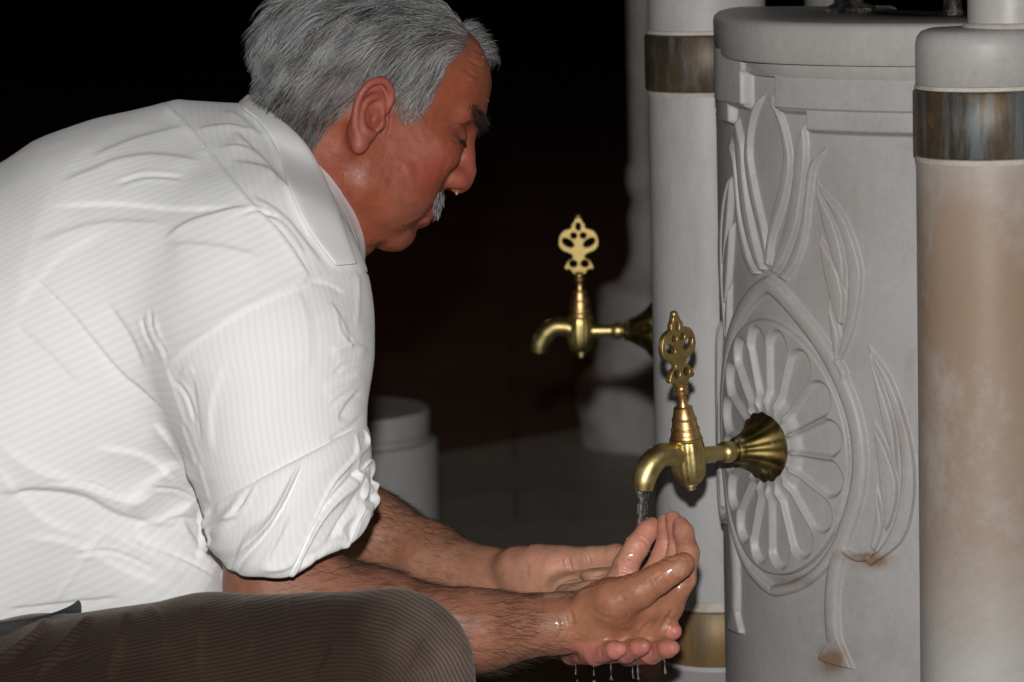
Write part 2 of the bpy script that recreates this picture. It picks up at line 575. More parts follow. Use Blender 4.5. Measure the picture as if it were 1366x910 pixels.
def polysd(u, v, poly):
    """inside distance of a closed polygon (positive inside)"""
    poly = np.array(poly); d2 = np.full(u.shape, 1e9); ins = np.zeros(u.shape, bool); n = len(poly)
    for i in range(n):
        a, b = poly[i], poly[(i + 1) % n]; e = b - a
        t = np.clip(((u - a[0]) * e[0] + (v - a[1]) * e[1]) / (e @ e + 1e-12), 0, 1)
        d2 = np.minimum(d2, (u - a[0] - t * e[0]) ** 2 + (v - a[1] - t * e[1]) ** 2)
        c = ((a[1] <= v) != (b[1] <= v)) & (u < (b[0] - a[0]) * (v - a[1]) / (b[1] - a[1] + 1e-12) + a[0])
        ins ^= c
    d = np.sqrt(d2)
    return np.where(ins, d, -d)


U = lambda pts: np.array([cyl_uv(*p) for p in pts])
def closed(a, b):  # outline from two edges
    return np.concatenate([spline(U(a), 5), spline(U(b), 5)[::-1]])
leaves = [
    # tulip: inner, middle and outer petal
    closed([(1019, 127), (1036, 150), (1047, 185), (1051, 222), (1042, 273), (1027, 318), (1022, 356)], [(1019, 127), (1033, 160), (1040, 190), (1041, 220), (1031, 268), (1021, 310), (1016, 352)]),
    closed([(1069, 165), (1072, 200), (1068, 245), (1060, 300), (1042, 348), (1030, 366)], [(1069, 165), (1057, 200), (1054, 240), (1047, 285), (1036, 328), (1024, 362)]),
    closed([(1097, 199), (1083, 225), (1077, 265), (1072, 310), (1061, 350), (1043, 376)], [(1097, 199), (1076, 220), (1070, 258), (1063, 305), (1048, 348), (1033, 370)]),
    # upper feathered leaf: outer blade and three teeth
    closed([(1083, 243), (1120, 285), (1142, 340), (1146, 380), (1136, 440), (1117, 486)], [(1083, 243), (1111, 293), (1126, 345), (1128, 400), (1121, 445), (1113, 486)]),
    closed([(1083, 244), (1108, 294), (1122, 343), (1124, 388)], [(1083, 244), (1091, 285), (1100, 322), (1112, 360), (1124, 388)]),
    closed([(1088, 314), (1109, 350), (1122, 392), (1121, 432)], [(1088, 314), (1094, 355), (1103, 395), (1113, 430), (1120, 434)]),
    closed([(1100, 399), (1111, 428), (1117, 455), (1114, 484)], [(1100, 399), (1104, 435), (1108, 468), (1112, 486)]),
    # lower feathered leaf
    closed([(1154, 462), (1185, 505), (1208, 570), (1218, 625), (1216, 680), (1200, 725), (1158, 757)], [(1154, 462), (1178, 518), (1193, 570), (1200, 630), (1192, 690), (1173, 730), (1150, 748)]),
    closed([(1154, 463), (1175, 520), (1190, 572), (1196, 636)], [(1154, 463), (1164, 515), (1174, 562), (1186, 608), (1196, 640)]),
    closed([(1161, 562), (1181, 602), (1195, 650), (1188, 692), (1178, 712)], [(1161, 562), (1167, 612), (1172, 655), (1176, 690)]),
    closed([(1164, 648), (1172, 680), (1175, 708), (1164, 738)], [(1164, 648), (1165, 690), (1158, 730)]),
    # foot flare
    closed([(1108, 835), (1120, 860), (1135, 895)], [(1106, 835), (1098, 860), (1088, 880), (1112, 890)]),
]
vines = [
    (spline(U([(1008, 375), (1030, 388), (1060, 420), (1092, 462), (1118, 510), (1137, 565), (1143, 620), (1136, 670), (1120, 720), (1108, 770), (1105, 815), (1107, 850)]), 6), 0.0085),
    (spline(U([(1136, 668), (1118, 718), (1092, 758), (1065, 779), (1042, 787), (1028, 789)]), 5), 0.0055),
    (spline(U([(1113, 484), (1122, 500), (1118, 520)]), 4), 0.004),
    (spline(U([(1155, 745), (1138, 745), (1122, 735)]), 4), 0.0035),
]
RC = cyl_uv(1034, 600)
zt1 = cyl_uv(1140, 183)[1]; zt2 = cyl_uv(1058, 155)[1]; zt3 = cyl_uv(1025, 104)[1]
ut1 = cyl_uv(1075, 180)[0]; ut2 = cyl_uv(1038, 130)[0]
SLZ0 = cyl_uv(1150, 88)[1]


def relief(u, v):
    au = np.abs(u); h = np.zeros(u.shape)
    for poly in leaves:
        lo, hi = poly.min(0) - .01, poly.max(0) + .01
        m = (au > lo[0]) & (au < hi[0]) & (v > lo[1]) & (v < hi[1])
        if not m.any(): continue
        d = polysd(au[m], v[m], poly)
        h[m] = np.maximum(h[m], 0.0056 * sstep(-0.0007, 0.0018, d) + 0.06 * np.clip(d, 0, .009))
    for pts, w in vines:
        d, _, _ = polydist(au.ravel(), v.ravel(), pts); d = d.reshape(u.shape)
        h = np.maximum(h, 0.0068 * np.sqrt(np.clip(1 - (d / w) ** 4, 0, 1)) * (.8 + .2 * np.clip(1 - (d / w) ** 2, 0, 1)))
    # rosette of scooped petals
    du, dv_ = u - 0.0, v - RC[1]; r = np.hypot(du * 1.13, dv_ * 0.99); a = np.arctan2(dv_ * 0.99, du * 1.13); n = 16
    tt = np.abs(((a * n / (2 * math.pi)) % 1) - 0.5) * 2
    hw = math.pi * r / n; re = 0.094; capr = math.pi * re / n
    rr = np.where(r < re, tt, np.sqrt(np.maximum(r - re, 0) ** 2 + (tt * hw) ** 2) / capr)
    scoop = 1 - np.clip(rr, 0, 1) ** 4.2
    disc = sstep(0.1185, 0.1155, r)
    ros = disc * (0.0072 - (0.0045 + 0.0065 * np.clip(r / re, 0, 1)) * scoop * sstep(0.03, 0.045, r)) + 0.004 * np.exp(-((r - 0.043) / .006) ** 2)
    h = np.where(r < 0.1165, ros, np.maximum(h, ros))
    # stepped raised border above the sunk field
    fr = np.where(au > ut1, v - zt1, np.where(au > ut2, v - zt2, v - zt3))
    fr = np.maximum(fr, np.minimum(au - ut1, v - zt1)); 
    s1 = sstep(-0.001, 0.004, fr)
    edge = sstep(-0.002, 0.003, np.where(v > zt1, au - ut1, -1)); edge2 = sstep(-0.002, 0.003, np.where(v > zt2, au - ut2, -1))
    top = np.maximum(np.maximum(0.009 * edge * sstep(zt1, zt1 + .006, v), 0.009 * edge2 * sstep(zt2, zt2 + .006, v)), 0.009 * sstep(zt3, zt3 + .006, v))
    line = cyl_uv(1160, 150)[1]
    top = top + 0.004 * sstep(line, line + 0.002, v) * (au > ut2)
    top = top * sstep(-.17, -.07, u) - .006 * sstep(-.09, -.15, u) * sstep(zt2 - .01, zt2 + .01, v)
    return np.where(v > zt2 - .01, np.maximum(h * sstep(-.15, -.10, u), top), np.maximum(h, top)) - .007


def panel(cxy, phi0, phis, zs, fn, name, mat):
    ph, zz = np.meshgrid(phis, zs, indexing='ij')
    u = (phi0 - ph) * RB; h = fn(u, zz) if fn else np.zeros(u.shape)
    r = RB + h
    V = np.stack([cxy[0] - r * np.sin(ph) - RX, cxy[1] - r * np.cos(ph) - RY, zz], -1).reshape(-1, 3)
    a, b = ph.shape; i = np.arange(a * b).reshape(a, b)
    F = np.stack([i[:-1, :-1], i[1:, :-1], i[1:, 1:], i[:-1, 1:]], -1).reshape(-1, 4)
    return V, F[:, ::-1]


phis = np.linspace(math.radians(-8), math.radians(116), 800)
zs = np.concatenate([np.linspace(0.0, 0.36, 12)[:-1], np.arange(0.36, SLZ0 + .01, 0.0009)])
V, F = panel(C1, PHI1, phis, zs, relief, 'panel', None)
o = mesh_obj('carved_panel', V, F, M_panel, root)
qp = proj(V + np.array([RX, RY, 0])); nb = fbm(V * 60, 3, 12)
rust = np.zeros(len(V))
for cx_, cy_, rx_, ry_, am in ((1166, 748, 24, 10, 1.0), (1128, 742, 16, 6, .8), (1112, 882, 22, 16, 1.1), (1108, 850, 7, 26, .5), (1058, 775, 26, 7, .5), (1200, 590, 8, 60, .22), (1214, 500, 8, 40, .18)):
    rust += am * np.exp(-((qp[:, 0] - cx_) / rx_) ** 2 - ((qp[:, 1] - cy_) / ry_) ** 2)
set_attr(o, 'rust', np.clip(rust * (1 + .8 * nb), 0, 1))
V, F = panel(C2, PHI2, np.linspace(math.radians(-10), math.radians(140), 120), np.linspace(0, SLZ0, 30), None, 'panel', None)
mesh_obj('bowed_panel', V, F, M_marble, root)
C0 = np.array([PILL_R[0] + 0.42, PILL_R[1] + 0.10, 0])
V, F = panel(C0, 0, np.linspace(math.radians(-60), math.radians(80), 60), np.linspace(0, SLZ0, 20), None, 'panel', None)
mesh_obj('bowed_panel', V, F, M_marble, root)

# slab on top follows the bowed panels
def slab(cxy, a0, a1):
    prof = [(RB - .06, SLZ0 - .012), (RB + .006, SLZ0 - .012), (RB + .010, SLZ0 - .004), (RB + .010, SLZ0 + .001), (RB + .0215, SLZ0 + .0015), (RB + .0235, SLZ0 + .005), (RB + .0245, SLZ0 + .030),
            (RB + .0235, SLZ0 + .0345), (RB + .020, SLZ0 + .0375), (RB + .012, SLZ0 + .0385), (RB - .17, SLZ0 + .0385), (RB - .175, SLZ0 + .036), (RB - .178, SLZ0 - .03), (0.02, SLZ0 - .03)]
    n = 90; V = []; F = []; k = len(prof)
    for i in range(n):
        ph = a0 + (a1 - a0) * i / (n - 1)
        for r, z in prof:
            r = r - (.030 * float(sstep(math.radians(50), math.radians(92), ph)) if r > .2 else 0)
            V.append((cxy[0] - r * math.sin(ph) - RX, cxy[1] - r * math.cos(ph) - RY, z))
    for i in range(n - 1):
        for j in range(k - 1):
            F.append((i * k + j, i * k + j + 1, (i + 1) * k + j + 1, (i + 1) * k + j))
    return V, F
mb = MB(); mb.add(*slab(C1, math.radians(-12), math.radians(112)))
mb.build('top_slab', M_slab, root)
mb = MB(); mb.add(*slab(C2, math.radians(60), math.radians(140))); mb.build('top_slab', M_slab, root)

# pillars with bronze bands
def pillar(c, mat, zb0, zb1, topcap, name='pillar'):
    x, y = c[0] - RX, c[1] - RY; mb = MB(); seg = 72
    top = [(PR, 0.415), (PR, zb0 - .002)]
    mb.lathe([(PR * 1.4, 0), (PR * 1.4, 0.322), (PR * 1.36, 0.330), (PR * 1.1, 0.338), (PR, 0.340)] + top, seg, (x, y, 0))
    ph = mb.build(name, mat, root)
    b2 = MB(); b2.lathe([(PR + .001, zb0), (PR + .0025, zb0 + .002), (PR + .0025, zb1 - .002), (PR + .001, zb1)], seg, (x, y, 0))
    b2.build('metal_band', M_band, ph)
    b3 = MB(); b3.lathe([(PR * 1.02, 0.345), (PR + .0025, 0.347), (PR + .0025, 0.40), (PR + .0005, 0.402)], seg, (x, y, 0))
    b3.build('metal_band', M_gilt, ph)
    def joint(pr):
        q = MB(); q.lathe(pr, seg, (x, y, 0)); q.build('mortar_joint', M_mortar, ph)
    joint([(PR - .001, zb1), (PR + .0012, zb1 + .001), (PR + .0005, zb1 + .004), (PR - .003, zb1 + .005)])
    joint([(PR - .004, zb0 - .006), (PR + .0005, zb0 - .005), (PR + .0012, zb0 - .001), (PR - .001, zb0)])
    joint([(PR - .004, 0.402), (PR + .0015, 0.403), (PR + .001, 0.412), (PR - .004, 0.414)])
    b5 = MB(); zc = zb1 + .0045
    if topcap:
        b5.lathe([(PR - .001, zc), (PR, zc + .001), (PR, zc + .034), (PR - .0012, zc + .040), (PR - .005, zc + .0445), (PR - .011, zc + .0465), (0.03, zc + .0475)], seg, (x, y, 0))
        cap = b5.build('capital', M_slab, ph)
        b6 = MB(); b6.lathe([(0.0365, zc + .047), (0.036, zc + .052), (0.0355, zc + 1.2)], 48, (x + .020, y, 0)); b6.build('upper_shaft', M_slab, cap)
        b7 = MB(); b7.lathe([(0.041, zc + .0468), (0.0395, zc + .0495), (0.036, zc + .0515)], 48, (x + .020, y, 0)); b7.build('mortar_joint', M_mortar, cap)
    else:
        b5.lathe([(PR - .001, zc), (PR - .0015, zc + .001), (PR - .0015, zc + .6)], seg, (x, y, 0)); b5.build('upper_shaft', M_pillar, ph)
    return ph


zbR0 = P(1318, 211, 2.90 - PR)[2]; zbR1 = P(1318, 121, 2.90 - PR)[2]
zbL0 = P(939, 120, 3.43 - PR)[2]; zbL1 = P(939, 45, 3.43 - PR)[2]
pillar(PILL_R, M_pillar_brown, zbR0, zbR1, True)
pillar(PILL_L, M_pillar, zbL0, zbL1, False)

# dark iron feet standing on the slab
M_iron = NT('rusty_dark_iron'); _v = M_iron.coord('Object')
_n = M_iron.noise(_v, 90, 5, 0.7)
M_iron.p(Base_Color=M_iron.mix(M_iron.ramp(_n, [(0.45, 0.0), (0.7, 1.0)]), (0.02, 0.02, 0.022), (0.16, 0.13, 0.09)), Roughness=0.5, Metallic=0.6)
M_iron.bump(_n, 0.8, 0.003); M_iron = M_iron.m
zs_top = SLZ0 + .0385
def slab_pt(px, py):
    v = ray(px, py); return CAM + v * ((zs_top - CAM[2]) / v[2])
q = slab_pt(1134, 16)
mb = MB()
mb.lathe([(0.021, 0), (0.022, .004), (0.017, .007), (0.012, .010), (0.016, .016), (0.013, .022), (0.010, .03), (0.0095, .35)], 24, (0, 0, 0), flute=lambda a, k: 1 + (.16 * math.sin(6 * a) if k < 5 else 0))
o = mb.build('railing_post', M_iron); o.location = q
tag(o, 'dark scrolled iron post foot on the middle of the marble slab', 'post', 'iron posts on the slab')
q = slab_pt(1271, 20)
mb = MB(); mb.lathe([(0.0095, 0), (0.0095, .004), (0.0085, .006), (0.0085, .35)], 20)
o = mb.build('railing_post', M_iron); o.location = q
tag(o, 'plain dark iron post on the slab right beside the near round pillar', 'post', 'iron posts on the slab')

# ------------------------------------------------------------------ brass taps
def brass(name, c1, c2, patina, rough):
    t = NT(name); v = t.coord('Object')
    n = t.noise(v, 55, 5, 0.65); n2 = t.noise(v, 260, 3)
    c = t.mix(t.ramp(n, [(0.35, 0.0), (0.65, 1.0)]), c1, c2)
    c = t.mix(t.math('MULTIPLY', t.ramp(n, [(0.58, 0.0), (0.7, 1.0)]), patina), c, (0.16, 0.22, 0.19))
    t.p(Base_Color=c, Metallic=t.math('SUBTRACT', 1.0, t.math('MULTIPLY', t.ramp(n, [(0.58, 0.0), (0.7, 1.0)]), patina)), Roughness=t.math('MULTIPLY_ADD', n, 0.3, rough))
    t.bump(n2, 0.2, 0.0006)
    return t.m
M_brass = brass('aged_brass', (0.56, 0.43, 0.17), (0.68, 0.55, 0.25), 0.25, 0.27)
M_copper = brass('coppery_brass', (0.62, 0.36, 0.15), (0.70, 0.46, 0.20), 0.1, 0.25)
M_handle = brass('dull_gilt_brass', (0.44, 0.32, 0.12), (0.58, 0.45, 0.19), 0.2, 0.34)
M_flange = brass('verdigris_brass', (0.10, 0.075, 0.025), (0.24, 0.17, 0.06), 0.9, 0.34)

HS = 1 / 1160.0     # handle drawn in pixels of the rear tap
def handle_mesh():
    cu = bpy.data.curves.new('handle_outline', 'CURVE'); cu.dimensions = '2D'; cu.fill_mode = 'BOTH'
    cu.extrude = 0.0018; cu.bevel_depth = 0.0012; cu.bevel_resolution = 2; cu.offset = -0.0009; cu.resolution_u = 8
    right = [(0, 84), (4.5, 82), (6, 78), (9.5, 73.5), (10.5, 68.5), (16, 66.5), (22, 63.5), (26.5, 57), (28.5, 49), (27.5, 41), (22, 34.5), (14, 31), (9, 27), (9, 24), (14.5, 20.5), (19, 14), (20.5, 8), (12.5, 6), (8, 0)]
    pts = right + [(-x, y) for x, y in right[::-1] if x > 0]
    def sp(pts):
        s = cu.splines.new('BEZIER'); s.bezier_points.add(len(pts) - 1); s.use_cyclic_u = True
        for b, (x, y) in zip(s.bezier_points, pts):
            b.co = (x * HS, y * HS, 0); b.handle_left_type = b.handle_right_type = 'AUTO'
    sp(pts)
    def hole(cx, cy, a, b, rot=0):
        sp([(cx + a * math.cos(t) * math.cos(rot) - b * math.sin(t) * math.sin(rot), cy + a * math.cos(t) * math.sin(rot) + b * math.sin(t) * math.cos(rot)) for t in np.linspace(0, 2 * math.pi, 9)[:-1]])
    hole(0, 70.5, 3.6, 6.0)
    for s in (-1, 1):
        hole(s * 6.8, 57, 4.5, 4.6); hole(s * 15.2, 46.5, 9.6, 5.4, s * 0.62); hole(s * 8.2, 15.2, 5.6, 5.4)
    o = bpy.data.objects.new('tmp', cu); COL.objects.link(o)
    dg = bpy.context.evaluated_depsgraph_get(); me = bpy.data.meshes.new_from_object(o.evaluated_get(dg))
    bpy.data.objects.remove(o); me.name = 'handle'
    # stand it up: drawing x -> along the tap, y -> up
    for v in me.vertices: v.co = Vector((v.co.x, v.co.z, v.co.y))
    me.materials.clear(); me.materials.append(M_handle)
    me.polygons.foreach_set('use_smooth', [True] * len(me.polygons)); me.set_sharp_from_angle(angle=math.radians(50))
    return me


def make_tap():
    t = empty('brass_tap')
    XB = 0.090
    mb = MB()
    fl_ = lambda a, k: 1 + (0.07 * abs(math.sin(7 * a)) if 2 <= k <= 9 else 0)
    mb.lathe([(0.032, -0.0032), (0.034, 0), (0.034, 0.0024), (0.0310, 0.0048), (0.0255, 0.0096), (0.0215, 0.0152), (0.0180, 0.0208), (0.0155, 0.0256), (0.0140, 0.0296), (0.013, 0.0320), (0.0135, 0.0344), (0.0115, 0.0368)], 84, axis='x', flute=fl_)
    mb.build('flange', M_flange, t)
    mb = MB()
    mb.lathe([(0.0085, 0.0368), (0.0082, 0.0392), (0.0105, 0.0400), (0.0112, 0.0424), (0.0112, 0.0464), (0.0100, 0.0505), (0.0075, 0.0520), (0.0078, 0.0600), (0.0088, 0.0780), (0.0100, 0.0860), (0.0100, 0.0900)], 36, axis='x')
    mb.build('inlet_pipe', M_brass, t)
    mb = MB()
    mb.lathe([(0.0035, -.0345), (0.0045, -.034), (0.0047, -.030), (0.0072, -.0295), (0.0072, -.0275), (0.0105, -.026), (0.0140, -.020), (0.0158, -.012), (0.0163, -.002), (0.0160, .008), (0.0158, .012), (0.0155, .0165), (0.0160, .0170), (0.0160, .0195), (0.0135, .020)], 72, (XB, 0, 0),
             flute=lambda a, k: 1 + (0.055 * abs(math.sin(8 * a)) if 5 <= k <= 10 else 0))
    body = mb.build('valve_body', M_brass, t)
    # spout
    mb = MB()
    path = spline([(XB + .006, 0, .001), (XB + .018, 0, .005), (XB + .032, 0, .005), (XB + .043, 0, -.003), (XB + .0505, 0, -.016), (XB + .0525, 0, -.027)], 7)
    rad = np.interp(np.linspace(0, 1, len(path)), [0, .25, .6, .85, 1], [.0125, .0118, .0120, .0112, .0098])
    n0 = len(mb.v); mb.tube(path, rad, 32)
    mb.build('spout', M_brass, t)
    mb = MB(); mb.tube([path[-1] + np.array([0, 0, .004]), path[-1] + np.array([0.0002, 0, -.0006])], [.0066, .0066], 20)
    mb.build('spout_mouth', M_iron, t)
    # copper coloured tapered barrel with turned rings, then stem
    mb = MB()
    mb.lathe([(0.0148, .0200), (0.0148, .0225), (0.0140, .0235), (0.0134, .028), (0.0139, .0285), (0.0138, .0300), (0.0127, .0305), (0.0116, .038), (0.0120, .0385), (0.0118, .0405), (0.0110, .041), (0.0090, .050), (0.0092, .0515), (0.0080, .0525)], 40, (XB, 0, 0))
    bar = mb.build('bonnet', M_copper, t)
    mb = MB(); mb.lathe([(0.0055, .052), (0.0046, .055), (0.0044, .060), (0.0048, .064), (0.0066, .0655), (0.0068, .0685), (0.0052, .070), (0.0046, .073), (0.0060, .0755), (0.0050, .077)], 28, (XB, 0, 0))
    mb.build('stem', M_copper, t)
    h = bpy.data.objects.new('handle', handle_mesh()); COL.objects.link(h); h.parent = t; h.location = (XB, 0, .074)
    mb = MB(); mb.ball((0, 0, 84.5 * HS), (.0040, .0038, .0040)); mb.build('finial', M_handle, h)
    return t


def copy_tree(o, parent=None):
    c = o.copy(); COL.objects.link(c)
    if parent: c.parent = parent
    for ch in list(o.children): copy_tree(ch, c)
    return c


tap = make_tap()
tap2 = copy_tree(tap)
for tp, fl0, phi in ((tap, FL1, PHI1), (tap2, FL2, PHI2)):
    n2_ = nrm2(phi); tp.location = fl0 + n2_ * 0.002 + np.array([0, 0, .003 if tp is tap else 0]); tp.scale = (.94, 1, .9); tp.rotation_euler = (0, 0, math.atan2(n2_[1], n2_[0]))
pass
# the near tap's valve stands a little crooked, its handle part turned
cpt = Vector((.090, 0, 0)); Rv = Matrix.Rotation(math.radians(5), 4, 'Y')
for c in tap.children:
    k_ = c.name.split('.')[0]
    if k_ in ('valve_body', 'bonnet', 'stem', 'handle'):
        c.matrix_basis = Matrix.Translation(cpt) @ Rv @ Matrix.Translation(-cpt) @ c.matrix_basis
        if k_ == 'handle': c.matrix_basis = c.matrix_basis @ Matrix.Rotation(math.radians(16), 4, 'Z')
tag(tap, 'near brass tap on the carved rosette, running water, openwork handle', 'tap', 'brass taps of the fountain')
tag(tap2, 'farther brass tap behind the pillar, shut, in front of the dark background', 'tap', 'brass taps of the fountain')

# ------------------------------------------------------------------ column behind and stools
fb = ground_at(893, 588); s = np.linalg.norm(fb - CAM) / FPX
dcol = (fb - CAM) @ AXF
def zc(py): return P(880, py, dcol)[2]
prof = [(120, 588), (121, 560), (124, 540), (122, 505), (112, 490), (96, 484), (92, 455), (92, 385), (86, 376), (64, 370), (52, 350), (47, 330), (48, 305), (50, 292), (49, 280), (45, 268), (44, 258), (48, 250), (51, 235), (49, 218), (45, 212), (45, 150), (44, -260)]
mb = MB(); mb.lathe([(r * dcol / FPX, zc(y)) for r, y in prof], 56, (fb[0], fb[1], 0), flute=lambda a, k: 1 + (.03 * math.sin(5 * a + k) + .02 * math.sin(11 * a + 2 * k) if 1 <= k <= 5 else 0))
o = mb.build('marble_column', M_rough)
tag(o, 'blurred turned marble column with stepped base, behind the farther tap', 'column')


def stool(loc, r, h):
    t = empty('marble_stool', loc)
    mb = MB(); mb.lathe([(r, 0), (r, h - .05), (r * .985, h - .046), (r * .90, h - .043), (r * .90, h - .036)], 64); mb.build('drum', M_stool, t)
    mb = MB(); mb.lathe([(r * .89, h - .036), (r * .915, h - .034), (r * .92, h - .004), (r * .90, h), (0.001, h + .001)], 64); mb.build('seat', M_stool, t)
    return t
sp_ = P(464, 546, 4.93)
st = stool((sp_[0], sp_[1], 0.004), 0.130, sp_[2] - .004)
tag(st, 'empty round white marble stool behind the seated man', 'stool', 'marble stools')
# ------------------------------------------------------------------ the seated man
person = empty('person', tuple(P(-20, 930, 3.05) * np.array([1, 1, 0])))
tag(person, 'grey-haired man in white striped shirt and corduroys, cupping tap water in both hands', 'person')
PO = np.array(person.location)

PSI, TH = math.radians(15), math.radians(19)
fh = math.cos(PSI) * AXR + math.sin(PSI) * AXF
HF = math.cos(TH) * fh - math.sin(TH) * AXU
HU = math.sin(TH) * fh + math.cos(TH) * AXU
HL = math.sin(PSI) * AXR - math.cos(PSI) * AXF
HA = np.stack([HF, HL, HU])
HO = P(505, 160, 3.0) - .075 * HL
def H(f, l, u): return HO + (f * HF + l * HL + u * HU) * 0.001
def hell(c, r): return s_ell(H(*c), np.array(r) * .001, HA)
def hcone(a, b, ra, rb): return s_cone(H(*a), H(*b), ra * .001, rb * .001)
def hball(c, r): return s_ball(H(*c), r * .001)
def to_head(v): return (v - HO) @ HA.T * 1000.0


def both(fn, k, op='u'):
    return [(op, k, fn(1)), (op, k, fn(-1))]
mm = .001
head = [('u', 0, hell((-4, 0, 48), (96, 75, 80)))]
head += [('u', 20 * mm, hell((47, 0, 60), (57, 60, 56)))]                     # forehead
head += [('u', 25 * mm, hell((40, 0, -12), (50, 60, 60)))]                    # middle face
head += both(lambda s: hcone((12, 47 * s, -57), (57, 14 * s, -81), 17, 14), 25 * mm)   # jaw
head += both(lambda s: hell((42, 36 * s, -42), (36, 26, 40)), 18 * mm)        # cheeks
head += both(lambda s: hell((65, 44 * s, -3), (22, 18, 18)), 18 * mm)         # cheek bones
head += [('u', 14 * mm, hell((62, 0, -46), (32, 30, 30)))]                    # upper jaw
head += [('u', 12 * mm, hell((64, 0, -83), (15, 19, 14)))]                    # chin
head += [('u', 14 * mm, hell((24, 0, -84), (36, 34, 21)))]                    # double chin
head += [('s', 7 * mm, hcone((88, 0, -72.5), (78, 20, -75), 3, 2.5)), ('s', 7 * mm, hcone((88, 0, -72.5), (78, -20, -75), 3, 2.5)), ('s', 7 * mm, hcone((50, 22, -101), (50, -22, -101), 3, 3))]
head += both(lambda s: hcone((95, 9 * s, 42), (77, 46 * s, 38), 9, 8), 14 * mm)        # brow
head += both(lambda s: hell((98, 33 * s, 19), (20, 19, 12)), 9 * mm, 's')     # eye sockets
head += both(lambda s: hell((77.5, 31 * s, 17), (13.5, 14.5, 12.0)), 5 * mm)  # lids over the eyeballs
head += both(lambda s: hcone((86, 22 * s, 7), (72, 42 * s, 4), 6.5, 6), 9 * mm)        # bags under the eyes
head += [('u', 10 * mm, hcone((94, 0, 32), (105, 0, -3), 7.5, 10))]           # nose
head += [('u', 8 * mm, hell((103.5, 0, -14.5), (12.5, 13, 14)))]
head += both(lambda s: hell((96, 12 * s, -18), (12, 7, 9)), 7 * mm)
head += both(lambda s: hell((102, 7 * s, -28), (6, 4, 5)), 3 * mm, 's')
head += [('u', 6 * mm, hell((79, 0, -53), (13, 24, 7.5)))]                    # lips
head += [('u', 4 * mm, hell((76.5, 0, -64), (12, 21, 6.5)))]
head += both(lambda s: hcone((90, 4 * s, -58.5), (70, 27 * s, -62), 1.6, 1.4), 3 * mm, 's')
head_base = list(head)
def ear(s):
    e = []
    hell = lambda c, r: s_ell(H(c[0] * .84 - 1, c[1], c[2]), np.array([r[0] * .84, r[1], r[2]]) * .001, HA)
    hcone = lambda a, b, ra, rb: s_cone(H(a[0] * .84 - 1, a[1] - 2.5 * s, a[2]), H(b[0] * .84 - 1, b[1] - 2.5 * s, b[2]), ra * .001, rb * .001)
    e += [('u', 6 * mm, hell((-12, 80 * s, 1), (17, 6, 31)))]
    e += [('s', 5 * mm, hell((-9, 89 * s, 1), (12, 8, 15))), ('s', 4 * mm, hell((-5, 88 * s, -2), (8, 11, 11)))]
    hx = spline([(3, 80, 6), (6, 82, 18), (1, 86, 28), (-11, 90, 32.5), (-24, 93, 25), (-29.5, 92, 9), (-25, 89, -9), (-17, 86, -20)], 3)
    for i in range(len(hx) - 1):
        a, b = hx[i], hx[i + 1]
        e.append(('u', 2.5 * mm, hcone((a[0], a[1] * s, a[2]), (b[0], b[1] * s, b[2]), 3.2, 3.2)))
    ah = spline([(-8, 86, 20), (-19, 89, 12), (-20, 88.5, -3), (-13, 87, -13), (-3, 85, -15)], 3)
    for i in range(len(ah) - 1):
        a, b = ah[i], ah[i + 1]
        e.append(('u', 2.5 * mm, hcone((a[0], a[1] * s, a[2]), (b[0], b[1] * s, b[2]), 2.9, 2.9)))
    e += [('u', 5 * mm, hell((-11, 84 * s, -26), (8.5, 5, 10)))]
    e += [('u', 4 * mm, hell((5, 80 * s, -3), (4, 5, 6)))]
    return e
head += ear(1) + ear(-1)
neck = [('u', 25 * mm, s_cone(H(-22, 0, -30), P(372, 290, 3.09), .066, .070)),
        ('u', 20 * mm, s_cone(H(14, 0, -76), P(424, 318, 3.08), .030, .046)),
        ('u', 20 * mm, s_cone(P(372, 290, 3.09), P(200, 450, 3.10), .07, .08))]
# near arm (his right) and far arm (his left)
armN = [('u', .03, s_cone(P(200, 430, 3.09), P(335, 360, 2.96), .06, .05))]
armN += chain([P(335, 360, 2.96), P(352, 600, 2.92), P(372, 790, 2.93), P(430, 812, 2.93), P(500, 829, 2.94), P(640, 841, 2.955), P(745, 834, 2.97)], [.05, .046, .0435, .0440, .0425, .0325, .0235], .02)
armN += [('u', .012, s_cone(P(650, 838, 2.97), P(755, 826, 2.985), .028, .0235))]
armF = [('u', .03, s_cone(P(200, 430, 3.11), P(340, 360, 3.25), .06, .05))]
armF += chain([P(340, 360, 3.25), P(420, 660, 3.27), P(500, 716, 3.24), P(570, 742, 3.21), P(650, 766, 3.17)], [.05, .044, .0385, .030, .022], .02)
armF += [('u', .012, s_cone(P(570, 752, 3.19), P(660, 772, 3.155), .026, .0225))]


def pchain(rows, k=.003, k0=None):
    pts = [P(*r[:3]) for r in rows]; rad = [r[3] for r in rows]
    c = chain(pts, rad, k)
    if k0: c[0] = ('u', k0, c[0][2])
    return c
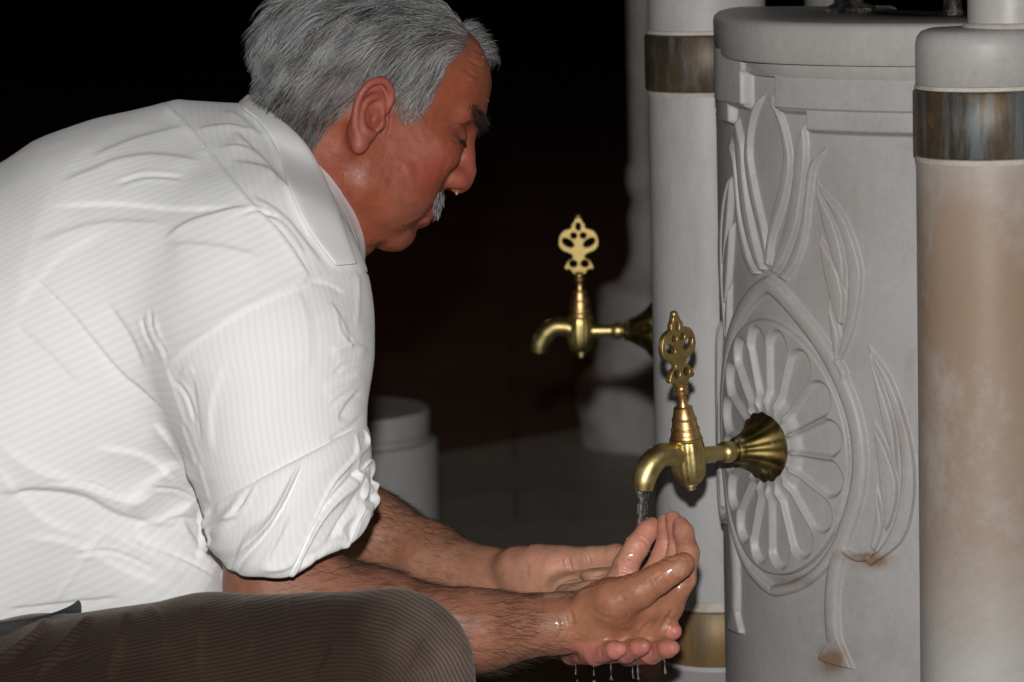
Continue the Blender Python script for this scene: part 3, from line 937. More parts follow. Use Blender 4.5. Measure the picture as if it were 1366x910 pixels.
# far (left) hand: heel and thumb in view, fingers pass under the near hand
handF = []
handF += pchain([(655, 766, 3.165, .0225), (712, 772, 3.13, .024), (765, 800, 3.09, .020)], .012)
handF += [('u', .010, s_cone(P(690, 760, 3.13), P(735, 757, 3.11), .0215, .0175))]
handF += pchain([(722, 752, 3.115, .0165), (752, 749, 3.105, .0138), (790, 745, 3.09, .0112), (822, 740, 3.075, .0094), (834, 739, 3.065, .0080)], .004, .01)
handF += [('u', .010, s_cone(P(720, 792, 3.12), P(800, 812, 3.07), .020, .015)), ('u', .01, s_cone(P(745, 818, 3.12), P(800, 838, 3.06), .019, .014))]
handF += pchain([(748, 842, 3.07, .012), (762, 872, 3.01, .0095), (794, 874, 2.955, .0090), (820, 867, 2.925, .0080), (827, 866, 2.92, .0066)], .003, .008)
handF += pchain([(778, 850, 3.07, .0115), (800, 872, 3.00, .0094), (834, 870, 2.945, .0090), (853, 863, 2.925, .0078), (859, 862, 2.92, .0064)], .003, .006)
handF += pchain([(815, 850, 3.07, .0115), (838, 874, 3.01, .0095), (868, 872, 2.95, .0092), (890, 865, 2.925, .0080), (897, 864, 2.92, .0066)], .003, .006)
handF += pchain([(845, 838, 3.07, .0100), (866, 852, 3.02, .0085), (886, 848, 2.975, .0080), (898, 843, 2.955, .0066), (901, 842, 2.953, .0056)], .003, .006)
handF += [('u', .008, s_ell(P(785, 778, 3.085), (.034, .022, .011), np.stack([AXR, AXF, AXU])))]
handF += [('u', .008, s_ell(P(808, 768, 3.055), (.024, .020, .008), np.stack([AXR, AXF, AXU])))]
# near (right) hand: cupped palm, four fingers curled up, thumb along the front
handN = []
handN += pchain([(745, 832, 2.965, .0235), (800, 832, 2.965, .0240), (860, 832, 2.965, .0185)], .012)
handN += [('u', .010, s_cone(P(770, 822, 2.99), P(866, 812, 2.985), .020, .0145)), ('u', .010, s_cone(P(766, 812, 3.01), P(852, 796, 3.005), .017, .013)),
          ('u', .010, s_cone(P(758, 800, 3.02), P(832, 782, 3.02), .015, .0115))]
handN += [('u', .014, s_ell(P(812, 808, 2.945), (.031, .018, .0225), np.stack([AXR, AXF, AXU])))]     # ball of the thumb
handN += [('s', .012, s_ell(P(800, 768, 2.992), (.034, .024, .0055), np.stack([AXR, AXF, AXU])))]    # hollow of the palm
handN += pchain([(866, 830, 2.965, .0150), (892, 808, 2.962, .0125), (912, 773, 2.962, .0105), (918, 738, 2.972, .0096), (912, 710, 2.985, .0085), (908, 700, 2.99, .0072)], .004, .012)
handN += pchain([(868, 812, 2.985, .0135), (896, 768, 2.982, .0102), (906, 728, 2.992, .0096), (901, 700, 3.004, .0082), (898, 692, 3.008, .0070)], .0025, .010)
handN += pchain([(852, 796, 3.005, .0125), (878, 756, 3.004, .0102), (890, 722, 3.012, .0094), (889, 702, 3.020, .0080), (887, 695, 3.023, .0068)], .0022, .010)
handN += pchain([(828, 782, 3.018, .0120), (834, 756, 3.020, .0116), (850, 728, 3.024, .0112), (864, 708, 3.030, .0098), (869, 702, 3.033, .0084)], .0022, .010)
handN += pchain([(822, 800, 2.93, .0190), (852, 788, 2.922, .0150), (878, 772, 2.918, .0125), (896, 761, 2.918, .0112), (910, 753, 2.920, .0094), (914, 750, 2.921, .0078)], .005, .014)
handN += [('u', .010, s_cone(P(866, 812, 2.945), P(890, 806, 2.955), .0105, .0105))]      # web of the thumb
body_prims = head + neck + armN + armF + handF + handN

allp = np.array([HO, P(980, 880, 2.9), P(150, 350, 3.05), P(350, 860, 2.95)])
lo = np.array([P(120, 500, 3.1)[0] - .05, 2.78, P(500, 990, 2.85)[2]]); hi = np.array([P(700, 0, 3.0)[0] + .05, 3.40, H(0, 0, 145)[2]])
hi[0] = max(hi[0], P(940, 700, 3.0)[0])
bv, bF = sdf_mesh(body_prims, lo, hi, 0.0014, 1)

# relief of the skin: lines of forehead, neck, mouth, ear and palm
skin_strokes = [
    ([(622, 78), (640, 88), (656, 92)], -.9, 2.0, 'v'), ([(618, 92), (638, 104), (652, 106)], -.9, 2.0, 'v'), ([(628, 62), (645, 72), (657, 76)], -.7, 2, 'v'),
    ([(606, 178), (598, 188), (594, 196)], -.5, 1.6, 'g'), ([(601, 186), (612, 190), (622, 188)], -.8, 1.8, 'v'), ([(598, 170), (612, 167), (624, 168)], -.8, 2.0, 'v'),
    ([(600, 206), (592, 224), (588, 244)], -.5, 3.5, 'v'),
    ([(604, 232), (597, 240), (592, 252), (582, 268), (570, 282)], -.7, 2.4, 'v'),
    ([(598, 250), (601, 258), (610, 262)], -1.0, 2.0, 'v'),
    ([(574, 288), (562, 294), (548, 300), (534, 305)], -.8, 2.2, 'v'),
    ([(478, 329), (496, 331), (512, 326), (522, 320)], -.5, 3.0, 'v'), ([(558, 309), (550, 306), (540, 308)], -.6, 3, 'v'),
    ([(452, 200), (455, 240), (452, 290), (456, 320)], -.6, 2.2, 'v'),
    ([(516, 140), (514, 160), (509, 180)], -.6, 1.8, 'v'), ([(521, 142), (520, 162), (514, 184)], -.4, 1.6, 'v'),
    ([(546, 205), (556, 225), (560, 250)], -.35, 5, 'v'),
    # hands
    ([(884, 744), (896, 748), (906, 744)], -.7, 1.6, 'v'), ([(884, 722), (890, 726), (898, 722)], -.5, 1.4, 'v'), ([(905, 772), (914, 778), (924, 776)], -.6, 1.8, 'v'), ([(908, 722), (914, 725), (921, 722)], -.5, 1.4, 'v'),
    ([(826, 760), (838, 764), (848, 770)], -.8, 1.8, 'v'), ([(838, 741), (848, 745), (856, 750)], -.7, 1.5, 'v'), ([(862, 775), (874, 771), (884, 762)], -.6, 1.6, 'v'), ([(782, 736), (786, 745), (788, 754)], -.7, 1.6, 'v'), ([(778, 736), (781, 745), (783, 754)], -.4, 1.4, 'v'),
    ([(856, 780), (862, 790), (868, 800)], -.35, 1.6, 'v'), ([(876, 760), (880, 772), (888, 782)], -.45, 1.6, 'v'), ([(800, 828), (830, 836), (862, 838)], .45, 5, 'g'), ([(782, 852), (812, 846), (846, 850)], .4, 4, 'g'),
    ([(788, 812), (802, 822), (818, 824)], -.35, 2.2, 'v'), ([(852, 846), (862, 834), (872, 828)], -.5, 2, 'v'), ([(690, 742), (702, 756), (704, 776)], -.4, 2.6, 'v'),
    ([(758, 742), (760, 754), (764, 766)], -1.2, 2.2, 'v'), ([(735, 790), (752, 776), (778, 768), (806, 766)], -1.1, 2.4, 'v'), ([(740, 800), (765, 787), (800, 777)], -1.0, 2.2, 'v'),
    ([(760, 774), (790, 770), (812, 762)], -.8, 2, 'v'), ([(880, 842), (889, 828), (898, 812)], -1.1, 2.4, 'v'), ([(884, 820), (892, 826), (900, 826)], -.7, 2, 'v'),
    ([(836, 744), (848, 748), (856, 752)], -.8, 1.8, 'v'), ([(850, 716), (860, 722), (866, 730)], -.6, 1.6, 'v'),
    ([(906, 745), (914, 748), (922, 746)], -.6, 1.6, 'v'), ([(756, 850), (764, 835), (762, 818), (750, 806)], -.7, 2.2, 'v'), ([(742, 855), (750, 838), (746, 818)], -.5, 2.2, 'v'),
    ([(868, 766), (874, 776), (880, 786)], -.5, 1.8, 'v'), ([(864, 769), (869, 780), (874, 790)], -.4, 1.8, 'v'),
    ([(897, 753), (903, 749), (910, 750), (913, 756), (908, 766), (900, 770)], -.5, 1.3, 'e'),
    ([(768, 868), (770, 876), (770, 884)], -.5, 1.8, 'v'), ([(800, 862), (802, 872), (802, 880)], -.5, 1.8, 'v'), ([(868, 858), (869, 868), (868, 876)], -.5, 1.8, 'v'),
    # tendons and veins of the near wrist and forearm
    ([(560, 812), (620, 822), (690, 818), (750, 812)], .6, 5, 'g'), ([(600, 850), (660, 842), (720, 838)], .5, 5, 'g'), ([(640, 752), (665, 758), (690, 756)], .5, 5, 'g'),
]
bv = sculpt(bv, bF, skin_strokes)
nz = fbm(bv * 90, 3, 3); bn = normals(bv, bF)
bq = proj(bv); bh = to_head(bv)
bv = bv + bn * (nz * .00028)[:, None]


# albedo of the skin, region by region; eye sockets also hold painted shade
def blob(x, y, cx, cy, rx, ry): return np.exp(-(((x - cx) / rx) ** 2 + ((y - cy) / ry) ** 2))
x, y, dep = bq.T
near = (bn @ AXF) < 0.25
tone = np.tile(np.array([.35, .155, .095]), (len(bv), 1))
ishead = (y < 365) & (x > 280) & (x < 720)
def paint(mask, col): 
    global tone
    tone = tone * (1 - mask[:, None]) + np.array(col) * mask[:, None]
paint(ishead * 1.0, (.30, .078, .039))
F_, L_, U_ = bh.T
paint(ishead * .55 * np.exp(-(((F_ - 50) / 26) ** 2 + ((U_ + 25) / 26) ** 2)), (.31, .064, .046))
paint(ishead * .7 * np.exp(-(((F_ - 106) / 18) ** 2 + ((U_ + 10) / 18) ** 2)), (.36, .105, .075))
paint(ishead * .75 * sstep(76, 84, np.abs(L_)) * (np.abs(F_ + 10) < 34) * (np.abs(U_) < 42), (.36, .10, .075))
paint(ishead * .6 * np.exp(-(((F_ - 82) / 12) ** 2 + ((U_ + 60) / 9) ** 2)), (.40, .12, .10))
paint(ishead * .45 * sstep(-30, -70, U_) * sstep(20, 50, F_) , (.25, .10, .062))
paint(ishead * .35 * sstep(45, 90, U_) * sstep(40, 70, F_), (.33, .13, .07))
paint(ishead * .55 * np.exp(-(((F_ - 84) / 14) ** 2 + ((U_ - 18) / 9) ** 2)), (.17, .055, .04))  # eye sockets darkened, brow shade painted into the skin colour
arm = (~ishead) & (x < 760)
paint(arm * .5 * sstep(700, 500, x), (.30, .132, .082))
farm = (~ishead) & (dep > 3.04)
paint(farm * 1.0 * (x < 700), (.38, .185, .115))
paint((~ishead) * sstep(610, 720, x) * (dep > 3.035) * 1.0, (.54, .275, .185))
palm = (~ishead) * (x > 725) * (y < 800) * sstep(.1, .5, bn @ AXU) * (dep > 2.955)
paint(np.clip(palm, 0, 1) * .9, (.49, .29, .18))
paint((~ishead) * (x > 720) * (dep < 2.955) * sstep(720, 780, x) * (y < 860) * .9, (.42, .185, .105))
fing = (~ishead) * sstep(795, 765, y) * (x > 825) * (dep > 2.953)
paint(fing * .95, (.60, .28, .20))
paint((~ishead) * sstep(732, 700, y) * (x > 840) * .6, (.55, .23, .165))
paint((~ishead) * (x > 840) * sstep(800, 770, y) * sstep(900, 915, x) * .8 * (dep > 2.953), (.50, .235, .14))
paint((~ishead) * ((y > 858) & (x > 730) | (x > 890) & (y > 836)) * (dep < 3.02) * .95 * sstep(730, 800, x), (.56, .21, .165))
paint((~ishead) * blob(x, y, 905, 760, 8, 9) ** .5 * (blob(x, y, 905, 760, 8, 9) > .35) * (dep < 2.95) * .8, (.55, .33, .27))
paint((~ishead) * blob(x, y, 742, 745, 26, 16) * (dep > 3.03) * .5, (.56, .22, .16))
tone *= (1 + .10 * fbm(bv * 45, 3, 9) + .06 * fbm(bv * 160, 2, 5))[:, None]
hl = [(636, 36, 30), (620, 67, 45), (597, 91, 58), (585, 119, 64), (573, 146, 68), (560, 166, 72), (540, 166, 74), (530, 150, 76), (524, 122, 78), (508, 108, 78), (486, 128, 78), (466, 150, 76), (447, 168, 72), (430, 182, 66), (420, 194, 60), (385, 215, 40)]
def px_head(px, py, L):
    # F and U of a scalp point seen at (px, py) whose lateral offset is L mm
    r = ray(px, py); a = HO + HL * L * .001
    t = ((a - CAM) @ HL) / (r @ HL); h = (CAM + r * t - HO) @ HA.T * 1000
    return h[0], h[2]
hair_poly = np.array([px_head(*q) for q in hl])
hair_poly = np.concatenate([[(98, 92)], hair_poly, [(-75, -95), (-160, -90), (-160, 170), (98, 170)]])
def scalp_mask(F, L, U):
    Fe = F + np.maximum(0, (45 - np.abs(L))) * .0
    return polysd(Fe, U, hair_poly)
scm = scalp_mask(F_, L_, U_)
isear = (np.abs(L_) > 83) & (F_ > -29) & (F_ < 22) & (np.abs(U_) < 38)
paint(ishead * sstep(-3, 4, scm) * (~isear) * .8, (.13, .10, .085))


def skin_mat():
    t = NT('wet_weathered_skin'); v = t.coord('Object')
    pores = t.noise(v, 750, 3, 0.6); mid = t.noise(v, 130, 4, 0.6)
    c = t.attr('tone', 'Color')
    c = t.mix(t.math('MULTIPLY', t.ramp(mid, [(0.35, 0.0), (0.7, 1.0)]), 0.3), c, (0.8, 0.66, 0.62), 'MULTIPLY')
    spots = t.ramp(t.noise(v, 95, 2, 0.5), [(0.66, 0.0), (0.72, 1.0)])
    c = t.mix(t.math('MULTIPLY', spots, 0.28), c, (0.55, 0.45, 0.42), 'MULTIPLY')
    red = t.ramp(t.noise(v, 22, 4, 0.6), [(0.4, 0.0), (0.65, 1.0)])
    c = t.mix(t.math('MULTIPLY', red, 0.35), c, (1.0, 0.78, 0.74), 'MULTIPLY')
    c = t.mix(t.math('MULTIPLY', t.ramp(pores, [(0.55, 0.0), (0.7, 1.0)]), 0.35), c, (0.62, 0.55, 0.52), 'MULTIPLY')
    t.p(Base_Color=c)
    t.set(t.b.inputs['Subsurface Weight'], 0.15); t.b.inputs['Subsurface Radius'].default_value = (1.0, 0.35, 0.18); t.b.inputs['Subsurface Scale'].default_value = 0.006
    wet = t.ramp(t.noise(v, 40, 3), [(0.45, 0.0), (0.62, 1.0)])
    t.set(t.b.inputs['Roughness'], t.math('SUBTRACT', t.math('MULTIPLY_ADD', wet, -0.12, 0.54), t.math('MULTIPLY', t.math('MULTIPLY', t.attr('wet'), t.ramp(t.noise(v, 120, 4, 0.6), [(0.5, 0.0), (0.6, 1.0)])), 0.24))); t.b.inputs['Specular IOR Level'].default_value = 0.42
    t.set(t.b.inputs['Coat Weight'], t.math('MULTIPLY', t.attr('wet'), t.ramp(t.noise(v, 170, 4, 0.6), [(0.54, 0.0), (0.62, 0.7)]))); t.b.inputs['Coat Roughness'].default_value = 0.1
    t.bump(t.math('ADD', pores, t.math('MULTIPLY', mid, 0.6)), 0.40, 0.0010)
    return t.m
M_skin = skin_mat()
bodyo = mesh_obj('body', bv - PO, bF, M_skin, person)
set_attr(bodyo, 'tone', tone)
set_attr(bodyo, 'wet', np.clip((~ishead) * sstep(640, 730, x) + .5 * ishead * ((U_ < -25) & (F_ < 25) | (U_ > 45) & (F_ > 60)), 0, 1))
def close_holes(o):
    bm = bmesh.new(); bm.from_mesh(o.data)
    ed = [e for e in bm.edges if len(e.link_faces) == 1]
    if ed: bmesh.ops.holes_fill(bm, edges=ed, sides=60)
    for f in bm.faces: f.smooth = True
    bm.to_mesh(o.data); bm.free()
close_holes(bodyo)

# ------------------------------------------------------------------ shirt
TA = [P(394, 268, 3.085), P(320, 303, 3.085), P(192, 395, 3.075), P(58, 525, 3.09), P(-90, 700, 3.10)]
TR = [.042, .112, .160, .190, .185]
torso = chain(TA, TR, .05)
torso += [('u', .05, s_cone(P(322, 330, 3.02), P(334, 360, 2.955), .09, .074)), ('u', .05, s_cone(P(322, 330, 3.16), P(330, 350, 3.25), .09, .074)),
          ('u', .04, s_cone(P(356, 350, 3.09), P(380, 410, 3.09), .058, .050)), ('u', .07, s_cone(P(190, 430, 3.02), P(310, 424, 2.955), .128, .090)), ('u', .06, s_cone(P(290, 390, 3.00), P(336, 424, 2.945), .105, .080)), ('u', .05, s_cone(P(330, 450, 3.08), P(120, 690, 3.08), .09, .135)),
          ('u', .05, s_cone(P(110, 690, 3.05), P(215, 770, 3.02), .10, .055))]
SA = [P(334, 366, 2.945), P(358, 490, 2.90), P(369, 600, 2.892), P(389, 690, 2.89), P(396, 760, 2.89)]
SR = [.074, .0795, .0695, .062, .062]
slN = chain(SA, SR, .03)
cut_n = (AXR * .22 - AXU * .97); cut_n /= np.linalg.norm(cut_n); cut_p = P(396, 722, 2.89)
def cut(p): return -((p - cut_p) @ cut_n.astype(np.float32))
slN += [('s', .008, cut),
        ('s', .005, s_cone(P(392, 715, 2.89), P(404, 790, 2.89), .055, .0585))]
slF = chain([P(312, 350, 3.25), P(358, 540, 3.28), P(378, 640, 3.275)], [.075, .066, .058], .03)
shirt_prims = slN + [(o_, (k if i else .02), f) for i, (o_, k, f) in enumerate(torso)] + slF
lo = np.array([P(-90, 600, 3.1)[0] - .22, 2.74, P(0, 900, 3.1)[2] - .12]); hi = np.array([P(520, 400, 3.0)[0] + .02, 3.42, P(300, 90, 3.1)[2]])
sv, sF = sdf_mesh(shirt_prims, lo, hi, 0.0021, 2)

def ev(prims, p):
    D = np.full(len(p), 9.0, np.float32)
    for op, k, f in prims:
        d = f(p); D = smin(D, d, k) if op == 'u' else smax(D, -d, k)
    return D

def axis_coord(v, pts, ref, soft=.004):
    """angle about, and length along, a bent axis"""
    rs = []; an = []; ls = []; cum = 0
    for i in range(len(pts) - 1):
        a, b = pts[i], pts[i + 1]; d = b - a; L = np.linalg.norm(d); d = d / L
        t = np.clip((v - a) @ d, 0 if i else -1, L if i < len(pts) - 2 else L + 1); q = v - a - t[:, None] * d
        e1_ = ref - d * (ref @ d); e1_ /= np.linalg.norm(e1_); e2_ = np.cross(d, e1_)
        rs.append(np.linalg.norm(q, axis=1)); an.append(np.arctan2(q @ e2_, q @ e1_)); ls.append(cum + t); cum += L
    rs = np.array(rs); w = np.exp(-(rs - rs.min(0)) / soft); w /= w.sum(0)
    an = np.array(an); base = np.take_along_axis(an, rs.argmin(0)[None], 0)
    an = base + (an - base + math.pi) % (2 * math.pi) - math.pi
    return (w * an).sum(0), (w * np.array(ls)).sum(0)

q0 = proj(sv)
arm_poly = np.array([(413, 375), (330, 412), (262, 455), (222, 490), (238, 540), (262, 610), (282, 680), (300, 790), (560, 790), (560, 360)])
insleeve = (polysd(q0[:, 0], q0[:, 1], arm_poly) > 0) & (q0[:, 2] < 3.0)
yoke_poly = np.array([(215, 135), (246, 166), (281, 210), (338, 278), (378, 324), (413, 375), (500, 360), (430, 100), (215, 60)])
inyoke = (polysd(q0[:, 0], q0[:, 1], yoke_poly) > 0) & ~insleeve
a1, l1 = axis_coord(sv, [P(-160, 588, 3.12), P(394, 330, 3.10)], -AXF, .02); a2, l2 = axis_coord(sv, SA, -AXF, .01)
a1 = a1 + .010 * fbm(sv * 9, 2, 88); a2 = a2 + .03 * fbm(sv * 7, 2, 89)
stripe = np.where(insleeve, a2 * .078, np.where(inyoke, l1 * 1.0, a1 * .19))
cross = np.where(inyoke, a1 * .1, np.where(insleeve, l2, l1))
weave = np.stack([stripe, cross], 1)

mk_ = np.exp(-((q0[:, 0] - 235) / 75) ** 2 - ((q0[:, 1] - 370) / 110) ** 2) * (q0[:, 2] < 3.1)
for _ in range(70): sv = sv + mk_[:, None] * (laplace(sv, sF, .9) - sv)
shirt_strokes = [
    # sharp small creases by armpit, elbow and shoulder
    ([(232, 505), (250, 530), (262, 566)], -1.3, 2.4, 'v'), ([(244, 560), (256, 590), (268, 626)], -1.2, 2.4, 'v'), ([(210, 470), (196, 446), (188, 420)], -1.1, 2.4, 'v'), ([(226, 478), (206, 440), (200, 410)], -1.0, 2.2, 'v'),
    ([(290, 776), (250, 748), (214, 735)], -1.3, 2.6, 'v'), ([(286, 752), (262, 728), (236, 716)], -1.2, 2.4, 'v'), ([(276, 700), (246, 690), (212, 694)], -1.2, 2.6, 'v'), ([(270, 672), (236, 652), (196, 646)], -1.2, 2.6, 'v'),
    ([(440, 545), (456, 530), (474, 520)], -1.1, 2.4, 'v'), ([(446, 500), (462, 486), (480, 484)], -1.0, 2.4, 'v'), ([(452, 420), (460, 444), (474, 462)], -1.0, 2.4, 'v'), ([(320, 290), (340, 284), (372, 296)], -.9, 2.2, 'v'), ([(150, 250), (196, 236), (250, 240)], -.9, 2.6, 'v'), ([(60, 640), (120, 646), (170, 668)], -1.2, 2.6, 'v'), ([(90, 740), (150, 736), (210, 760)], -1.1, 2.6, 'v'),
    # seams
    ([(215, 135), (246, 166), (281, 210), (338, 278), (378, 324), (413, 375)], 2.4, 4, 'e'),
    ([(413, 375), (330, 412), (262, 455), (222, 490)], 1.6, 5, 'e'), ([(222, 490), (240, 545), (262, 610), (280, 670)], 1.3, 7, 'e'),
    ([(18, 346), (88, 412), (154, 491), (189, 522), (232, 560)], -2.2, 5, 'f'), ([(147, 697), (104, 759), (66, 811)], 1.0, 3, 'g'),
    ([(413, 375), (440, 380), (462, 392)], -1.6, 3, 'f'), ([(474, 360), (478, 400), (476, 440)], 1, 3, 'g'),
    # yoke gathers
    ([(308, 179), (347, 214), (369, 245)], 2.7, 8.1, 'f'), ([(303, 219), (352, 232), (387, 263), (422, 315)], 2.9, 9.5, 'f'), ([(262, 175), (300, 172), (330, 178)], 1.9, 8.1, 'f'),
    ([(330, 262), (372, 290), (408, 330), (430, 360)], 2.2, 8.1, 'f'), ([(285, 200), (330, 205), (372, 240), (398, 280)], 1.9, 8.1, 'f'), ([(352, 288), (380, 310), (405, 345)], 1.7, 6.8, 'f'), ([(295, 150), (320, 160), (350, 190)], 1.9, 8.1, 'f'),
    # long drags over the back
    ([(218, 320), (264, 293), (338, 278)], 2.9, 9.5, 'f'), ([(60, 278), (150, 274), (240, 281), (316, 277)], -2.2, 8.1, 'f'), ([(120, 215), (185, 186), (255, 170)], 2.0, 12.2, 'f'),
    ([(70, 250), (185, 212), (281, 219)], 2.0, 12.2, 'f'), ([(40, 330), (130, 300), (230, 300)], 1.7, 13.5, 'f'), ([(215, 330), (280, 330), (350, 345)], 1.5, 12.2, 'f'), ([(20, 420), (80, 350), (150, 310)], -1.4, 16.2, 'f'),
    ([(141, 403), (171, 447), (193, 495)], -2.0, 9.5, 'f'), ([(9, 425), (60, 470), (110, 520)], -1.4, 10.8, 'f'), ([(205, 420), (214, 460), (224, 496)], 1.5, 9.5, 'f'),
    # waist folds
    ([(-10, 664), (47, 657), (109, 664), (156, 688), (227, 707)], -5.5, 12.6, 'f'), ([(-10, 585), (38, 622), (95, 645), (175, 669), (215, 640)], 4.0, 14.0, 'f'),
    ([(156, 716), (213, 740), (265, 764), (302, 784)], 4.6, 12.6, 'f'), ([(165, 683), (198, 645), (246, 608)], 4.2, 12.6, 'f'), ([(262, 676), (267, 716), (256, 748)], -3.9, 9.8, 'f'), ([(180, 705), (225, 690), (262, 668)], 3.5, 11.2, 'f'),
    ([(238, 690), (252, 715), (276, 745), (298, 760)], 3.5, 9.8, 'f'), ([(120, 700), (190, 735), (250, 775)], 2.7, 12.6, 'f'), ([(20, 720), (90, 725), (160, 760), (230, 790)], 2.2, 14.0, 'f'), ([(-10, 620), (50, 690), (120, 720)], 2.4, 14.0, 'f'),
    ([(200, 560), (235, 600), (262, 650)], 3.5, 11.2, 'f'), ([(120, 600), (190, 610), (240, 650)], 2.4, 14.0, 'f'), ([(0, 815), (80, 806), (170, 795)], -1.7, 5.6, 'f'),
    # sleeve and rolled cuff
    ([(454, 562), (466, 540), (482, 520)], -3.2, 6, 'f'), ([(440, 588), (466, 572), (486, 552)], -2.4, 5, 'f'), ([(270, 640), (330, 628), (380, 600)], 1.6, 8, 'f'),
    ([(312, 690), (322, 712), (345, 730)], -2.4, 5, 'f'), ([(440, 470), (466, 460), (492, 470)], 2.2, 9, 'f'), ([(430, 520), (462, 508), (486, 495)], 1.8, 8, 'f'), ([(300, 480), (280, 540), (282, 610)], 2.0, 12, 'f'),
    ([(438, 400), (455, 430), (470, 470)], 2.2, 8, 'f'), ([(390, 380), (410, 430), (412, 500)], 1.2, 14, 'f'), ([(256, 500), (262, 540), (270, 590)], -1.6, 7, 'f'), ([(240, 500), (252, 490), (262, 500)], 1.2, 5, 'f'),
]
sv = sculpt(sv, sF, shirt_strokes)
sn = normals(sv, sF)
uv = np.stack([stripe * 16, cross * 5.5, np.zeros(len(sv))], 1)
wr = fbm(uv + 3.1, 3, 21); wr2 = fbm(np.stack([stripe * 9 + cross * 8, cross * 12 - stripe * 10, sv[:, 1] * 4], 1), 3, 33)
infold = sstep(.25, .6, np.abs(wr2))
amp = np.where(insleeve, .0005, .0006)
sv = sv + sn * (np.where(q0[:, 2] < 2.99, .0028, .001) * sstep(200, 400, q0[:, 0]) * vnoise(sv * 17 + 5, 55))[:, None]
sv = sv + sn * (amp * wr + .0009 * wr2 + 0 * wr2)[:, None]



def shirt_mat(striped=True):
    t = NT('white_striped_cotton'); 
    c = (0.80, 0.80, 0.79)
    if striped:
        s = t.attr('stripe'); k = t.math('MULTIPLY', s, 2 * math.pi / 0.0058)
        w = t.math('SINE', k); w = t.ramp(t.math('MULTIPLY_ADD', w, 0.5, 0.5), [(0.25, 0.0), (0.75, 1.0)])
        base = t.mix(w, (0.815, 0.818, 0.82), (0.86, 0.86, 0.855))
    else:
        w = None; base = t.mix(0.0, (0.86, 0.86, 0.855), (.86, .86, .855))
    v = t.coord('Object'); n = t.noise(v, 900, 2)
    t.p(Base_Color=base, Roughness=0.75); t.b.inputs['Specular IOR Level'].default_value = 0.25
    t.b.inputs['Sheen Weight'].default_value = 0.15
    t.bump(t.math('ADD', n, t.math('MULTIPLY', w, 0.12)) if w is not None else n, 0.25, 0.0006)
    return t.m
M_shirt = shirt_mat(); M_collar = shirt_mat(False); M_collar.name = 'white_cotton_collar'
shirt = mesh_obj('shirt', sv - PO, sF, M_shirt, person)
set_attr(shirt, 'stripe', stripe)


# rolled-up cuff: a turned band with its own folds
def rim(c, a, b, dr, up):
    c, a, b = P(*c), P(*a), P(*b); e_ = (b - a) / 2; return (a + b) / 2, e_, AXF * dr + AXU * up * dr
cT, eT, dT = rim((378, 617, 2.89), (280, 664, 2.89), (479, 566, 2.89), .072, .05)
cB, eB, dB = rim((396, 728, 2.89), (304, 733, 2.89), (484, 694, 2.89), .065, .42)
nt, ns = 640, 130; TT, SS = np.meshgrid(np.linspace(0, 2 * math.pi, nt, endpoint=False), np.linspace(0, 1, ns), indexing='ij')
# path along the section: hidden tuck, outside face, rounded hem, back up inside
so = np.clip((SS - .06) / .72, 0, 1); si = np.clip((SS - .82) / .18, 0, 1)
hgt = so - .38 * si; thick = .0085 * (np.sqrt(np.clip(1 - (2 * so - 1) ** 8, 0, 1)) * .85 + .15) * (1 - si) ** .8
thick = np.where(SS < .06, .0085 * .15 * SS / .06, thick) - .007 * si
ctr = cT + (cB - cT) * hgt[..., None]; e_ = eT + (eB - eT) * hgt[..., None]; d_ = dT + (dB - dT) * hgt[..., None]
dirv = np.cos(TT)[..., None] * e_ + np.sin(TT)[..., None] * d_
rad_ = np.linalg.norm(dirv, axis=2)[..., None]
pq = np.stack([np.cos(TT).ravel() * 1.5 + hgt.ravel() * 1.5, np.sin(TT).ravel() * 1.5 - hgt.ravel() * .5, hgt.ravel() * 1.0], 1)
n1 = fbm(pq, 1, 91).reshape(TT.shape); n2c = fbm(pq * 1.7 + 9, 1, 97).reshape(TT.shape)
fold = .0030 * n1 + .0045 * np.exp(-(n1 / .11) ** 2) - .0028 * np.exp(-((n1 - .25) / .10) ** 2) + .0030 * np.exp(-(n2c / .10) ** 2) - .0018 * np.exp(-((n2c + .25) / .10) ** 2)
fold = fold * sstep(0, .22, so) * (1 - .6 * sstep(.8, 1, so)) * (1 - si)
hemw = .0025 * np.sin(3 * TT + 1) + .0018 * np.sin(7 * TT)
dn = np.cross(eB, dB); dn = dn / np.linalg.norm(dn); dn = dn * np.sign(dn @ (cB - cT))
V = ctr + dirv + dirv / rad_ * (thick + fold)[..., None] + dn * (hemw * so * 1.0)[..., None]
idx = np.arange(nt * ns).reshape(nt, ns); i2 = np.roll(idx, -1, 0)
Fq = np.stack([idx[:, :-1], i2[:, :-1], i2[:, 1:], idx[:, 1:]], -1).reshape(-1, 4)
V = V.reshape(-1, 3)
cuff = mesh_obj('rolled_cuff', V - PO, Fq, M_shirt, shirt)
set_attr(cuff, 'stripe', (TT * .072 + .012 * n1).ravel())

